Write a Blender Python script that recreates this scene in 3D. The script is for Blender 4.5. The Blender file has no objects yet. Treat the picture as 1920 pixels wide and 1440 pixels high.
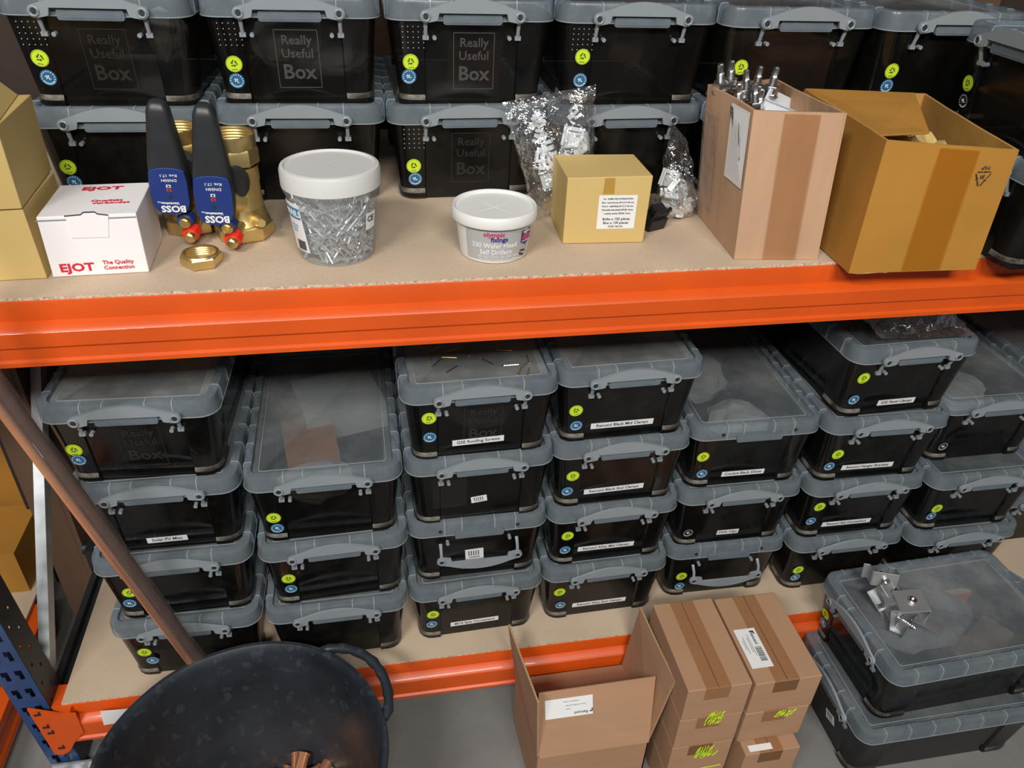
import bpy, bmesh, math, random
from mathutils import Vector, Matrix, noise
random.seed(7)
C = bpy.context.scene.collection
sc = bpy.context.scene
R_ = math.radians
# ------------------------------------------------------------------ camera
def make_camera():
    cx, cy, cz, yaw, pitch, roll, f = 0.75072, -0.95484, 1.27462, 0.19848, -0.58838, 0.04412, 1457.03
    fw = Vector((math.sin(yaw)*math.cos(pitch), math.cos(yaw)*math.cos(pitch), math.sin(pitch)))
    rt = Vector((math.cos(yaw), -math.sin(yaw), 0)); up = rt.cross(fw)
    r2 = rt*math.cos(roll)+up*math.sin(roll); u2 = -rt*math.sin(roll)+up*math.cos(roll)
    cam = bpy.data.cameras.new('camera'); cam.sensor_width = 36; cam.lens = f/1920*36; cam.clip_start = .02
    o = bpy.data.objects.new('camera', cam); C.objects.link(o)
    m = Matrix((r2, u2, -fw)).transposed().to_4x4(); m.translation = (cx, cy, cz); o.matrix_world = m
    sc.camera = o
make_camera()
# ------------------------------------------------------------------ world, lamps, exposure
w = bpy.data.worlds.new('world'); sc.world = w; w.use_nodes = True
w.node_tree.nodes['Background'].inputs[0].default_value = (0.75, 0.85, 1.0, 1)
w.node_tree.nodes['Background'].inputs[1].default_value = 0.075
def area(name, loc, target, sx, sy, power, col):
    l = bpy.data.lights.new(name, 'AREA'); l.shape = 'RECTANGLE'; l.size = sx; l.size_y = sy; l.energy = power; l.color = col
    o = bpy.data.objects.new(name, l); C.objects.link(o); o.location = loc
    o.rotation_euler = (Vector(target)-Vector(loc)).to_track_quat('-Z', 'Y').to_euler()
    return o
area('ceiling_lamp', (1.05, -2.7, 2.9), (0.9, 0.1, 0.4), 1.2, 0.35, 70, (1.0, 0.965, 0.90))
area('ceiling_lamp', (-0.6, -2.2, 3.0), (0.5, 0.1, 0.4), 1.0, 0.3, 58, (1.0, 0.97, 0.93))
sc.view_settings.view_transform = 'Standard'; sc.view_settings.look = 'None'
sc.view_settings.gamma = 1; sc.view_settings.use_curve_mapping = False; sc.view_settings.exposure = 0.30
sc.cycles.transparent_max_bounces = 20
sc.cycles.max_bounces = 8
sc.cycles.sample_clamp_indirect = 4.0

# ------------------------------------------------------------------ materials
def nt(name):
    m = bpy.data.materials.new(name); m.use_nodes = True
    return m, m.node_tree.nodes, m.node_tree.links, m.node_tree.nodes['Principled BSDF']
def mat(name, col, rough=.5, metal=0, spec=.5, var=0, vscale=20, bump=0, bscale=200, stretch=(1,1,1), coat=0, col2=None, speck=0, sscale=150, speckcol=None, rvar=0):
    m, N, L, p = nt(name)
    p.inputs['Base Color'].default_value = (*col, 1); p.inputs['Roughness'].default_value = rough
    p.inputs['Metallic'].default_value = metal; p.inputs['Specular IOR Level'].default_value = spec
    p.inputs['Coat Weight'].default_value = coat
    tc = N.new('ShaderNodeTexCoord'); mp = N.new('ShaderNodeMapping'); L.new(tc.outputs['Object'], mp.inputs[0]); mp.inputs['Scale'].default_value = stretch
    out = None
    if var or col2:
        n = N.new('ShaderNodeTexNoise'); n.inputs['Scale'].default_value = vscale; n.inputs['Detail'].default_value = 6; L.new(mp.outputs[0], n.inputs[0])
        r = N.new('ShaderNodeValToRGB'); L.new(n.outputs[0], r.inputs[0])
        r.color_ramp.elements[0].position = .32; r.color_ramp.elements[1].position = .68
        c2 = col2 or tuple(min(1, c*(1+var)) for c in col); c1 = col if col2 else tuple(c*(1-var) for c in col)
        r.color_ramp.elements[0].color = (*c1, 1); r.color_ramp.elements[1].color = (*c2, 1); out = r.outputs[0]
        if rvar:
            mm = N.new('ShaderNodeMapRange'); L.new(n.outputs[0], mm.inputs[0]); mm.inputs[3].default_value = rough-rvar; mm.inputs[4].default_value = rough+rvar; L.new(mm.outputs[0], p.inputs['Roughness'])
    if speck:
        n2 = N.new('ShaderNodeTexNoise'); n2.inputs['Scale'].default_value = sscale; n2.inputs['Detail'].default_value = 3; L.new(mp.outputs[0], n2.inputs[0])
        r2 = N.new('ShaderNodeValToRGB'); L.new(n2.outputs[0], r2.inputs[0]); r2.color_ramp.elements[0].position = .58; r2.color_ramp.elements[1].position = .66
        mx = N.new('ShaderNodeMix'); mx.data_type = 'RGBA'; mu = N.new('ShaderNodeMath'); mu.operation = 'MULTIPLY'; mu.inputs[1].default_value = speck
        L.new(r2.outputs[0], mu.inputs[0]); L.new(mu.outputs[0], mx.inputs[0])
        if out: L.new(out, mx.inputs[6])
        else: mx.inputs[6].default_value = (*col, 1)
        mx.inputs[7].default_value = (*(speckcol or (.1, .08, .05)), 1); out = mx.outputs[2]
    if out: L.new(out, p.inputs['Base Color'])
    if bump:
        b = N.new('ShaderNodeBump'); b.inputs['Strength'].default_value = bump; b.inputs['Distance'].default_value = .002
        nb = N.new('ShaderNodeTexNoise'); nb.inputs['Scale'].default_value = bscale; nb.inputs['Detail'].default_value = 4; L.new(mp.outputs[0], nb.inputs[0])
        L.new(nb.outputs[0], b.inputs['Height']); L.new(b.outputs[0], p.inputs['Normal'])
    return m
def clear(name, col, rough, tcol, fac, spec=.5, dust=0, bump=0, bscale=30, dscale=25, dustcol=(.5, .47, .4), metal=0):
    """thin see-through plastic: a principled skin mixed with a tinted transparent layer"""
    m, N, L, p = nt(name)
    p.inputs['Base Color'].default_value = (*col, 1); p.inputs['Roughness'].default_value = rough; p.inputs['Specular IOR Level'].default_value = spec
    p.inputs['Metallic'].default_value = metal
    t = N.new('ShaderNodeBsdfTransparent'); t.inputs[0].default_value = (*tcol, 1)
    mx = N.new('ShaderNodeMixShader'); mx.inputs[0].default_value = fac
    L.new(t.outputs[0], mx.inputs[1]); L.new(p.outputs[0], mx.inputs[2]); L.new(mx.outputs[0], N['Material Output'].inputs[0])
    tc = N.new('ShaderNodeTexCoord')
    if dust:
        n = N.new('ShaderNodeTexNoise'); n.inputs['Scale'].default_value = dscale; n.inputs['Detail'].default_value = 8; n.inputs['Roughness'].default_value = .65; L.new(tc.outputs['Object'], n.inputs[0])
        r = N.new('ShaderNodeMapRange'); L.new(n.outputs[0], r.inputs[0]); r.inputs[1].default_value = .42; r.inputs[2].default_value = .72; r.inputs[3].default_value = fac; r.inputs[4].default_value = min(1, fac+dust)
        L.new(r.outputs[0], mx.inputs[0])
        r2 = N.new('ShaderNodeMapRange'); L.new(n.outputs[0], r2.inputs[0]); r2.inputs[1].default_value = .45; r2.inputs[2].default_value = .8
        cm = N.new('ShaderNodeMix'); cm.data_type = 'RGBA'; L.new(r2.outputs[0], cm.inputs[0]); cm.inputs[6].default_value = (*col, 1); cm.inputs[7].default_value = (*dustcol, 1); L.new(cm.outputs[2], p.inputs['Base Color'])
        r3 = N.new('ShaderNodeMapRange'); L.new(n.outputs[0], r3.inputs[0]); r3.inputs[1].default_value = .4; r3.inputs[2].default_value = .7; r3.inputs[3].default_value = rough; r3.inputs[4].default_value = min(1, rough+.25); L.new(r3.outputs[0], p.inputs['Roughness'])
    if bump:
        b = N.new('ShaderNodeBump'); b.inputs['Strength'].default_value = bump; b.inputs['Distance'].default_value = .01
        nb = N.new('ShaderNodeTexNoise'); nb.inputs['Scale'].default_value = bscale; nb.inputs['Detail'].default_value = 3; L.new(tc.outputs['Object'], nb.inputs[0])
        L.new(nb.outputs[0], b.inputs['Height']); L.new(b.outputs[0], p.inputs['Normal'])
    return m
M = {}
M['orange'] = mat('orange_paint', (.66, .085, .005), .42, var=.07, vscale=8, coat=.1, speck=.25, sscale=60, speckcol=(.6, .07, .01))
M['blue_post'] = mat('blue_paint', (.022, .06, .17), .45, var=.15, vscale=12)
M['black_steel'] = mat('black_steel', (.02, .021, .024), .4, var=.2)
M['galv'] = mat('galvanised_steel', (.55, .58, .6), .42, metal=.75, var=.15, vscale=30)
M['board'] = mat('particle_board', (.56, .435, .315), .85, var=.09, vscale=7, speck=.35, sscale=420, speckcol=(.30, .22, .15), bump=.15, bscale=500)
M['board_edge'] = mat('board_edge', (.62, .47, .33), .9, var=.3, vscale=120, speck=.6, sscale=260, bump=.8, bscale=300)
M['concrete'] = mat('concrete', (.21, .205, .195), .75, var=.18, vscale=5, speck=.3, sscale=70, speckcol=(.18, .175, .17), bump=.1, bscale=60)
M['wall'] = mat('dark_wall', (.055, .038, .028), .9, var=.3, vscale=3)
M['smoke'] = clear('smoked_plastic', (.005, .0048, .0045), .08, (.26, .23, .20), .86, spec=.5, dust=.08, dscale=9, dustcol=(.022, .019, .015))
M['smoke_clear'] = clear('smoked_plastic_clearer', (.008, .008, .008), .09, (.46, .43, .39), .55, spec=.5, dust=.15, dscale=9, dustcol=(.022, .019, .015))
M['ledge'] = clear('smoked_ledge_lit', (.05, .042, .034), .3, (.5, .45, .4), .8, dust=.1)  # paler brown smoke tone paints the light caught on the foot ledges
M['rim'] = clear('lid_rim_plastic', (.24, .29, .33), .16, (.62, .70, .76), .46, dust=.12, dscale=14, dustcol=(.30, .33, .34))
M['rib'] = clear('lid_rib_plastic', (.46, .51, .55), .2, (.8, .85, .9), .55)
M['panel'] = clear('lid_panel_plastic', (.30, .34, .37), .25, (.74, .79, .83), .36, dust=.30, dscale=8, dustcol=(.36, .36, .33))
M['panel_dusty'] = clear('lid_panel_dusty', (.34, .37, .38), .38, (.6, .65, .68), .58, dust=.35, dscale=11, dustcol=(.42, .41, .34))
M['handle'] = mat('grey_handle_plastic', (.25, .28, .305), .36, var=.05)
M['dark_hole'] = mat('dark_hole', (.02, .022, .025), .6)
M['emboss'] = mat('embossed_logo', (.06, .06, .057), .4)
M['emboss_faint'] = mat('embossed_logo_faint', (.020, .019, .018), .35)
M['sgreen'] = mat('green_sticker', (.62, .80, .03), .5)
M['sdark'] = mat('sticker_ink', (.06, .13, .02), .5)
M['sblue'] = mat('blue_sticker', (.02, .13, .27), .5)
M['sblack'] = mat('black_sticker', (.012, .012, .013), .5)
M['white'] = mat('white_label', (.80, .80, .80), .55)
M['ink'] = mat('black_ink', (.03, .03, .035), .6)
M['kraft'] = mat('brown_cardboard', (.41, .235, .135), .85, var=.06, vscale=6, bump=.12, bscale=60, stretch=(1, 1, 6))
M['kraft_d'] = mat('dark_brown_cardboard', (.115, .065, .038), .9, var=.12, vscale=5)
M['kraft_lt'] = mat('bolt_box_cardboard', (.52, .325, .20), .8, var=.09, vscale=9, stretch=(3, 3, .5), bump=.35, bscale=22)
M['kraft_in'] = mat('cardboard_inside', (.40, .235, .13), .9, var=.12, vscale=30, stretch=(4, 4, .4), bump=.4, bscale=40)
M['mustard'] = mat('mustard_cardboard', (.44, .205, .028), .8, var=.07, vscale=8, bump=.35, bscale=18)
M['mustard_in'] = mat('mustard_cardboard_inside', (.42, .225, .05), .85, var=.1, vscale=20, bump=.4, bscale=30)
M['yellow'] = mat('pale_yellow_carton', (.60, .43, .16), .75, var=.04, vscale=6)
M['tape'] = clear('parcel_tape', (.40, .22, .12), .2, (1, .95, .88), .20, bump=.25, bscale=60)
M['tape_m'] = clear('parcel_tape_mustard', (.40, .18, .02), .3, (1, .93, .8), .17, bump=.2, bscale=40)
M['wcarton'] = mat('white_carton', (.86, .83, .84), .5)
M['red'] = mat('red_ink', (.62, .02, .045), .5)
M['brass'] = mat('brass', (.74, .56, .24), .36, metal=.95, var=.12, vscale=25, bump=.06, bscale=150)
M['brass_cast'] = mat('cast_brass', (.68, .51, .21), .48, metal=.85, var=.12, vscale=30, bump=.25, bscale=400)
M['hblack'] = mat('black_grip', (.022, .024, .027), .42, var=.15, vscale=30)
M['hblue'] = mat('blue_grip', (.012, .035, .19), .4)
M['redp'] = mat('red_plastic', (.75, .03, .015), .4)
M['whitep'] = mat('white_plastic', (.74, .73, .71), .4)
M['tubclear'] = clear('translucent_tub', (.62, .64, .65), .3, (.93, .95, .96), .24, dust=.08)
M['tublid'] = clear('frosted_tub_lid', (.74, .73, .72), .32, (.8, .8, .8), .85)
M['nail'] = mat('zinc_nail', (.62, .64, .66), .38, metal=.7, var=.1)
M['gold_screw'] = mat('yellow_zinc_screw', (.72, .50, .22), .3, metal=.85)
M['steel'] = mat('stainless_steel', (.55, .54, .53), .25, metal=1, var=.15, vscale=40)
M['alu'] = mat('aluminium_clamp', (.50, .51, .52), .42, metal=.8, var=.1)
M['bracket'] = mat('white_metal_bracket', (.68, .71, .75), .4)
def film_mat(milk=.10, name='clear_film', sc_=42):
    m, N, L, p = nt(name); N.remove(p)
    t = N.new('ShaderNodeBsdfTransparent'); t.inputs[0].default_value = (.96, .97, .98, 1); g = N.new('ShaderNodeBsdfGlossy'); g.inputs['Roughness'].default_value = .13; g.inputs[0].default_value = (1, 1, 1, 1)
    d = N.new('ShaderNodeBsdfTranslucent'); d.inputs[0].default_value = (.8, .83, .86, 1)
    tc = N.new('ShaderNodeTexCoord'); b = N.new('ShaderNodeBump'); b.inputs['Strength'].default_value = .9; b.inputs['Distance'].default_value = .012
    n = N.new('ShaderNodeTexNoise'); n.inputs['Scale'].default_value = sc_; n.inputs['Detail'].default_value = 3; L.new(tc.outputs['Object'], n.inputs[0]); L.new(n.outputs[0], b.inputs['Height'])
    lw = N.new('ShaderNodeFresnel'); lw.inputs[0].default_value = 1.55; L.new(b.outputs[0], lw.inputs[1]); L.new(b.outputs[0], g.inputs['Normal'])
    mr = N.new('ShaderNodeMapRange'); L.new(lw.outputs[0], mr.inputs[0]); mr.inputs[1].default_value = 0; mr.inputs[2].default_value = .5; mr.inputs[3].default_value = .04; mr.inputs[4].default_value = .55
    m0 = N.new('ShaderNodeMixShader'); m0.inputs[0].default_value = milk; L.new(t.outputs[0], m0.inputs[1]); L.new(d.outputs[0], m0.inputs[2])
    m1 = N.new('ShaderNodeMixShader'); L.new(mr.outputs[0], m1.inputs[0]); L.new(m0.outputs[0], m1.inputs[1]); L.new(g.outputs[0], m1.inputs[2]); L.new(m1.outputs[0], N['Material Output'].inputs[0])
    return m
M['film'] = film_mat()
M['film_milky'] = film_mat(.26, 'milky_film', 30)
M['clear_tape'] = clear('clear_tape', (.6, .55, .5), .12, (.97, .95, .93), .16, spec=.8, bump=.5, bscale=70)
M['tape_y'] = clear('parcel_tape_pale', (.56, .38, .10), .3, (1, .95, .8), .3)
M['clip'] = mat('grey_plastic_clip', (.55, .57, .58), .45)
M['clip_w'] = mat('white_plastic_clip', (.80, .82, .83), .4)
M['rubber'] = mat('black_rubber', (.012, .016, .021), .48, col2=(.026, .033, .043), vscale=9, speck=.22, sscale=55, speckcol=(.10, .11, .13), bump=.35, bscale=60, rvar=.14)
M['rubber_dusty'] = mat('dusty_rubber', (.02, .024, .03), .5, speck=.6, sscale=28, speckcol=(.12, .125, .14), bump=.3, bscale=80)
M['copper'] = mat('copper_tube', (.95, .42, .22), .22, metal=.75, var=.15, vscale=10, stretch=(1, 1, 1))
M['copper_d'] = mat('dark_copper', (.13, .06, .04), .3, metal=.6, var=.2, vscale=12)  # dark copper for the pipe around its painted highlight streak
M['plastic_black'] = mat('black_plastic', (.012, .012, .013), .4)
M['ogrey'] = mat('grey_print', (.42, .42, .42), .4)
M['opurple'] = mat('deep_blue_print', (.03, .025, .22), .4)
M['olred'] = mat('crimson_print', (.55, .02, .10), .4)
M['lime'] = mat('lime_marker', (.50, .68, .02), .5)
M['bluelab'] = mat('blue_band_print', (.04, .22, .42), .45)
M['content_w'] = mat('pale_packing', (.50, .48, .44), .7, var=.15, vscale=14)
M['content_o'] = mat('rust_packing', (.42, .16, .06), .7, var=.15)
M['content_g'] = mat('grey_packing', (.24, .24, .23), .7, var=.2, vscale=20)
M['content_b'] = mat('brown_packing', (.22, .12, .07), .8, var=.2)

# ------------------------------------------------------------------ mesh helpers
class MB:
    def __init__(s): s.v = []; s.f = []; s.m = []
    def add(s, vs, fs, mi=0):
        k = len(s.v); s.v += [tuple(v) for v in vs]; s.f += [tuple(k+i for i in f) for f in fs]; s.m += [mi]*len(fs)
    def box(s, c, d, rot=None, mi=0):
        vs = [Vector((x*d[0]/2, y*d[1]/2, z*d[2]/2)) for x in (-1, 1) for y in (-1, 1) for z in (-1, 1)]
        if rot is not None: vs = [rot @ v for v in vs]
        s.add([v+Vector(c) for v in vs], [(0,1,3,2), (4,6,7,5), (0,4,5,1), (2,3,7,6), (0,2,6,4), (1,5,7,3)], mi)
    def hexa(s, b, t, mi=0):   # four bottom and four top corners, same turn
        s.add(list(b)+list(t), [(3,2,1,0), (4,5,6,7)]+[(i, (i+1) % 4, (i+1) % 4+4, i+4) for i in range(4)], mi)
    def loft(s, loops, cap0=True, cap1=True, closed=True, mis=None):
        n = len(loops[0]); vs = [p for l in loops for p in l]; base = len(s.v); s.v += [tuple(v) for v in vs]
        for j in range(len(loops)-1):
            mi0 = mis[j] if mis else 0
            for i in range(n if closed else n-1):
                mi = mi0 if not isinstance(mi0, (set, frozenset)) else (1 if i in mi0 else 0)
                a, b = j*n+i, j*n+(i+1) % n; s.f.append((base+a, base+b, base+b+n, base+a+n)); s.m.append(mi)
        if cap0: s.f.append(tuple(base+i for i in reversed(range(n)))); s.m.append(0)
        if cap1: s.f.append(tuple(base+(len(loops)-1)*n+i for i in range(n))); s.m.append(mis[-1] if mis and not isinstance(mis[-1], (set, frozenset)) else 0)
    def tube(s, pts, r, n=8, cap=True, mi=0):
        pts = [Vector(p) for p in pts]; rs = r if isinstance(r, (list, tuple)) else [r]*len(pts); loops = []; prev = None
        for i, p in enumerate(pts):
            t = (pts[min(i+1, len(pts)-1)]-pts[max(i-1, 0)]).normalized()
            if prev is None:
                a = Vector((0, 0, 1)) if abs(t.z) < .9 else Vector((1, 0, 0)); u = t.cross(a).normalized()
            else: u = (prev-t*prev.dot(t)).normalized()
            prev = u; q = t.cross(u)
            loops.append([p+(u*math.cos(2*math.pi*k/n)+q*math.sin(2*math.pi*k/n))*rs[i] for k in range(n)])
        s.loft(loops, cap, cap, mis=[mi]*len(loops))
    def lathe(s, prof, n=32, c=(0, 0, 0), cap0=False, cap1=False, sx=1, sy=1):
        s.loft([[(c[0]+r*sx*math.cos(2*math.pi*k/n), c[1]+r*sy*math.sin(2*math.pi*k/n), c[2]+z) for k in range(n)] for r, z in prof], cap0, cap1)
    def extr(s, poly, y0, y1, mi=0):   # poly in (x,z), extruded along y
        n = len(poly)
        s.add([(x, y0, z) for x, z in poly]+[(x, y1, z) for x, z in poly], [tuple(range(n)), tuple(reversed(range(n, 2*n)))]+[(i, i+n, (i+1) % n+n, (i+1) % n) for i in range(n)], mi)
    def sheet(s, pts, th, mi=0):  # a flat or bent quad panel with thickness
        p = [Vector(q) for q in pts]; nrm = (p[1]-p[0]).cross(p[3]-p[0]).normalized()*th
        s.hexa(p, [q+nrm for q in p], mi)
    def mesh(s, name, mats, smooth=None):
        me = bpy.data.meshes.new(name); me.from_pydata(s.v, [], s.f)
        for m in (mats if isinstance(mats, (list, tuple)) else [mats]): me.materials.append(m)
        for p, mi in zip(me.polygons, s.m): p.material_index = mi
        bm = bmesh.new(); bm.from_mesh(me); bmesh.ops.recalc_face_normals(bm, faces=bm.faces); bm.to_mesh(me); bm.free()
        if smooth is not None:
            for p in me.polygons: p.use_smooth = True
            me.set_sharp_from_angle(angle=R_(smooth))
        return me
    def build(s, name, mats, parent=None, smooth=None, bevel=0):
        o = obj(name, s.mesh(name, mats, smooth), parent)
        if bevel:
            b = o.modifiers.new('bevel', 'BEVEL'); b.width = bevel; b.segments = 2; b.limit_method = 'ANGLE'
        return o
def obj(name, me, parent=None, loc=None, rot=None):
    o = bpy.data.objects.new(name, me); C.objects.link(o)
    if parent: o.parent = parent
    if loc is not None: o.location = loc
    if rot is not None: o.rotation_euler = rot
    return o
def tag(o, label, cat, group=None, kind=None):
    if label: o['label'] = label
    if cat: o['category'] = cat
    if group: o['group'] = group
    if kind: o['kind'] = kind
    return o
def thing(name, label, cat, loc=(0, 0, 0), rotz=0, group=None, rot=None):
    o = bpy.data.objects.new(name, None); o.empty_display_size = .05; C.objects.link(o); o.location = loc
    o.rotation_euler = rot if rot else (0, 0, rotz)
    return tag(o, label, cat, group)
def struct(o): o['kind'] = 'structure'; return o
TX = {}
def text_mesh(s, size, m, bold=0.0, align='CENTER', space=1.0, ext=.0002, sx=1.0, res=2, lsp=1.0):
    key = (s, size, m.name, bold, align, space, sx)
    if key in TX: return TX[key]
    cu = bpy.data.curves.new('t', 'FONT'); cu.body = s; cu.size = size; cu.align_x = align; cu.align_y = 'CENTER'
    cu.offset = bold*size; cu.space_character = space; cu.extrude = ext; cu.resolution_u = res; cu.space_line = lsp
    o = bpy.data.objects.new('t', cu); C.objects.link(o)
    dg = bpy.context.evaluated_depsgraph_get(); dg.update()
    me = bpy.data.meshes.new_from_object(o.evaluated_get(dg)); me.name = 'lettering'
    bpy.data.objects.remove(o); bpy.data.curves.remove(cu)
    if sx != 1:
        for v in me.vertices: v.co.x *= sx
    me.materials.clear(); me.materials.append(m); TX[key] = me
    return me
UP = (R_(90), 0, 0)   # lays a text flat against a face that looks along -Y
def basis(o, u, v):   # matrix with x axis u, y axis v at o
    u = Vector(u).normalized(); v = Vector(v); v = (v-u*v.dot(u)).normalized(); n = u.cross(v)
    m = Matrix((u, v, n)).transposed().to_4x4(); m.translation = Vector(o); return m
def on_face(name, me, parent, o, u, v, off=.0008):
    b = basis(o, u, v); b.translation = b.translation+b.col[2].to_3d()*off
    x = bpy.data.objects.new(name, me); C.objects.link(x)
    if parent: x.parent = parent
    x.matrix_local = b
    return x
def rect_mesh(name, w_, h_, m, t=.0004, r=0):
    b = MB()
    if r:
        pts = []
        for cx, cy, a0 in ((w_/2-r, h_/2-r, 0), (-w_/2+r, h_/2-r, 90), (-w_/2+r, -h_/2+r, 180), (w_/2-r, -h_/2+r, 270)):
            pts += [(cx+r*math.cos(R_(a0+30*k)), cy+r*math.sin(R_(a0+30*k))) for k in range(4)]
        b.loft([[(x, y, 0) for x, y in pts], [(x, y, t) for x, y in pts]])
    else: b.box((0, 0, t/2), (w_, h_, t))
    return b.mesh(name, m)
def disc_mesh(name, r, m, t=.0004, n=24):
    b = MB(); b.loft([[(r*math.cos(2*math.pi*k/n), r*math.sin(2*math.pi*k/n), z) for k in range(n)] for z in (0, t)]); return b.mesh(name, m)

# ------------------------------------------------------------------ setting
b = MB(); b.box((1.0, 0.2, -.225), (7, 6, .05)); struct(b.build('floor', M['concrete']))
b = MB(); b.box((1.0, 1.28, 1.2), (7, .06, 2.9)); struct(b.build('wall_back', M['wall']))

# ------------------------------------------------------------------ rack
ZU = .8032
rack = thing('storage_rack', 'orange and blue steel shelving rack holding the smoked plastic boxes', 'rack', (.08, .3, -.2))
def rp(bm, name, m, smooth=None, label=None):
    o = bm.build(name, m, None, smooth); o.parent = rack; o.matrix_parent_inverse = Matrix.Translation((-.08, -.3, .2))
    if label: o['label'] = label
    return o
def beam(y, ztop, sgn, x0=.13, x1=3.2):
    # step beam profile in (y,z): sgn=-1 looks to the front
    pr = [(.045, 0), (0, 0), (-.001, -.002), (-.001, -.028), (-.013, -.034), (-.016, -.038), (-.016, -.058), (-.013, -.062), (-.013, -.077), (-.017, -.080), (-.017, -.086), (.03, -.086), (.045, -.06)]
    bm = MB(); bm.loft([[(x, y+q*(-sgn), ztop+z-.004) for q, z in pr] for x in (x0, x1)]); return bm
rp(beam(0, ZU, -1, x0=-.2), 'beam', M['orange'], 30, 'orange front beam under the upper board')
rp(beam(0, 0, -1), 'beam', M['orange'], 30, 'orange front beam under the lower board')
rp(beam(.73, ZU, 1), 'beam', M['orange'], 30)
rp(beam(.73, 0, 1), 'beam', M['orange'], 30)
def holed(width, height, cells, z0=0):
    """flat strip in x,z with real rectangular openings; cells = (x0,x1,z0,z1)"""
    xs = sorted({0, width}|{c[0] for c in cells}|{c[1] for c in cells}); zs = sorted({0, height}|{c[2] for c in cells}|{c[3] for c in cells})
    vs = [(x, 0, z+z0) for z in zs for x in xs]; fs = []
    for j in range(len(zs)-1):
        for i in range(len(xs)-1):
            xm, zm = (xs[i]+xs[i+1])/2, (zs[j]+zs[j+1])/2
            if any(c[0] < xm < c[1] and c[2] < zm < c[3] for c in cells): continue
            k = j*len(xs)+i; fs.append((k, k+1, k+1+len(xs), k+len(xs)))
    return vs, fs
def post(px, py, flip=1):
    H = 1.0; cells = []
    for k in range(19):
        z = .03+k*.05
        for x in (.008, .030):
            cells += [(x, x+.012, z+.012, z+.026), (x+.004, x+.012, z, z+.012)]
    vs, fs = holed(.052, H, cells)
    F = bpy.data.objects
    bm = MB(); bm.add([(x, 0, z) for x, y, z in vs], fs); bm.add([(0, y, z) for y in (0, .055) for z in (0, H)], [(0, 1, 3, 2)])
    front = bm
    cells = []
    for k in range(38):
        z = .02+k*.025
        cells.append((.010, .016, z, z+.008) if k % 2 else (.030, .036, z, z+.008))
    vs, fs = holed(.055, H, cells)
    side = MB(); side.add([(.052, x, z) for x, y, z in vs], fs)
    tilt = Matrix.Translation((px, py, -.2)) @ Matrix.Rotation(R_(-3.0 if flip == 1 else 0), 4, 'Y') @ (Matrix.Identity(4) if flip == 1 else Matrix.Scale(-1, 4, (0, 1, 0)))
    for bm_, n, m in ((front, 'post', M['blue_post']), (side, 'post_side', M['black_steel'])):
        bm_.v = [tuple(tilt @ Vector(v)) for v in bm_.v]
    p = rp(front, 'post', M['blue_post']); s = side.build('perforated_side', M['black_steel']); s.parent = p
    for o in (p, s):
        md = o.modifiers.new('thickness', 'SOLIDIFY'); md.thickness = .002; md.offset = 0
    return p
pf = post(.088, -.002)
pr_ = post(.075, .66, -1)
# connector plate of the lower beam
bm = MB(); bm.extr([(.104, .022), (.152, -.003), (.175, -.008), (.175, -.062), (.155, -.086), (.140, -.112), (.126, -.122), (.112, -.118)], -.019, -.015)
bm.box((.150, -.004, -.03), (.03, .028, .05)); cn = rp(bm, 'beam_connector', M['orange'])
for (x, z) in ((.116, .004), (.120, -.034), (.123, -.052), (.128, -.1)):
    q = MB(); q.box((x, -.0195, z), (.011, .0015, .005)); q.box((x+.004, -.0195, z+.005), (.003, .0015, .006)); t = q.build('connector_slot', M['dark_hole'], cn)
bm = MB(); bm.sheet([(.212, -.0182, -.050), (.244, -.0182, -.048), (.262, -.0182, -.012), (.216, -.0182, -.008)], .0004); pl_ = bm.build('torn_label', M['white'], cn)
bm = MB(); bm.box((.125, .02, -.197), (.12, .11, .006)); bm.box((.128, -.012, -.18), (.07, .004, .04)); fp = rp(bm, 'foot_plate', M['galv'])
for x in (.112, .142):
    q = MB(); q.lathe([(.007, 0), (.007, .007), (.003, .010), (.003, .016)], 6, (x, -.026, -.194), True, True); q.build('anchor_bolt', M['galv'], fp)
# diagonal brace of the side frame
d0, d1 = Vector((.122, .045, .0)), Vector((.122, .56, .64)); dv = (d1-d0).normalized(); sd = Vector((0, -dv.z, dv.y))
bm = MB()
for (u0, u1, x0, x1) in ((-.013, .013, .122, .1235), (-.013, -.0115, .105, .122), (.0115, .013, .105, .122)):
    pts = [(d0+sd*u0, d0+sd*u1), (d1+sd*u0, d1+sd*u1)]
    lo = [Vector((x, p.y, p.z)) for p in (pts[0][0], pts[0][1]) for x in (x0, x1)]; hi = [Vector((x, p.y, p.z)) for p in (pts[1][0], pts[1][1]) for x in (x0, x1)]
    bm.hexa([lo[0], lo[1], lo[3], lo[2]], [hi[0], hi[1], hi[3], hi[2]])
rp(bm, 'diagonal_brace', M['galv'], None, 'light grey galvanised channel')
bm = MB(); bm.box((.120, .32, -.03), (.012, .62, .035)); bm.box((.133, .30, -.028), (.010, .6, .006)); rp(bm, 'side_rail', M['black_steel'])
bm = MB(); bm.box((.122, .36, .02), (.022, .05, .05)); bm.tube([(.10, .36, .03), (.15, .36, .03)], .012, 10); rp(bm, 'clamp_block', M['black_steel'])
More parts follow.
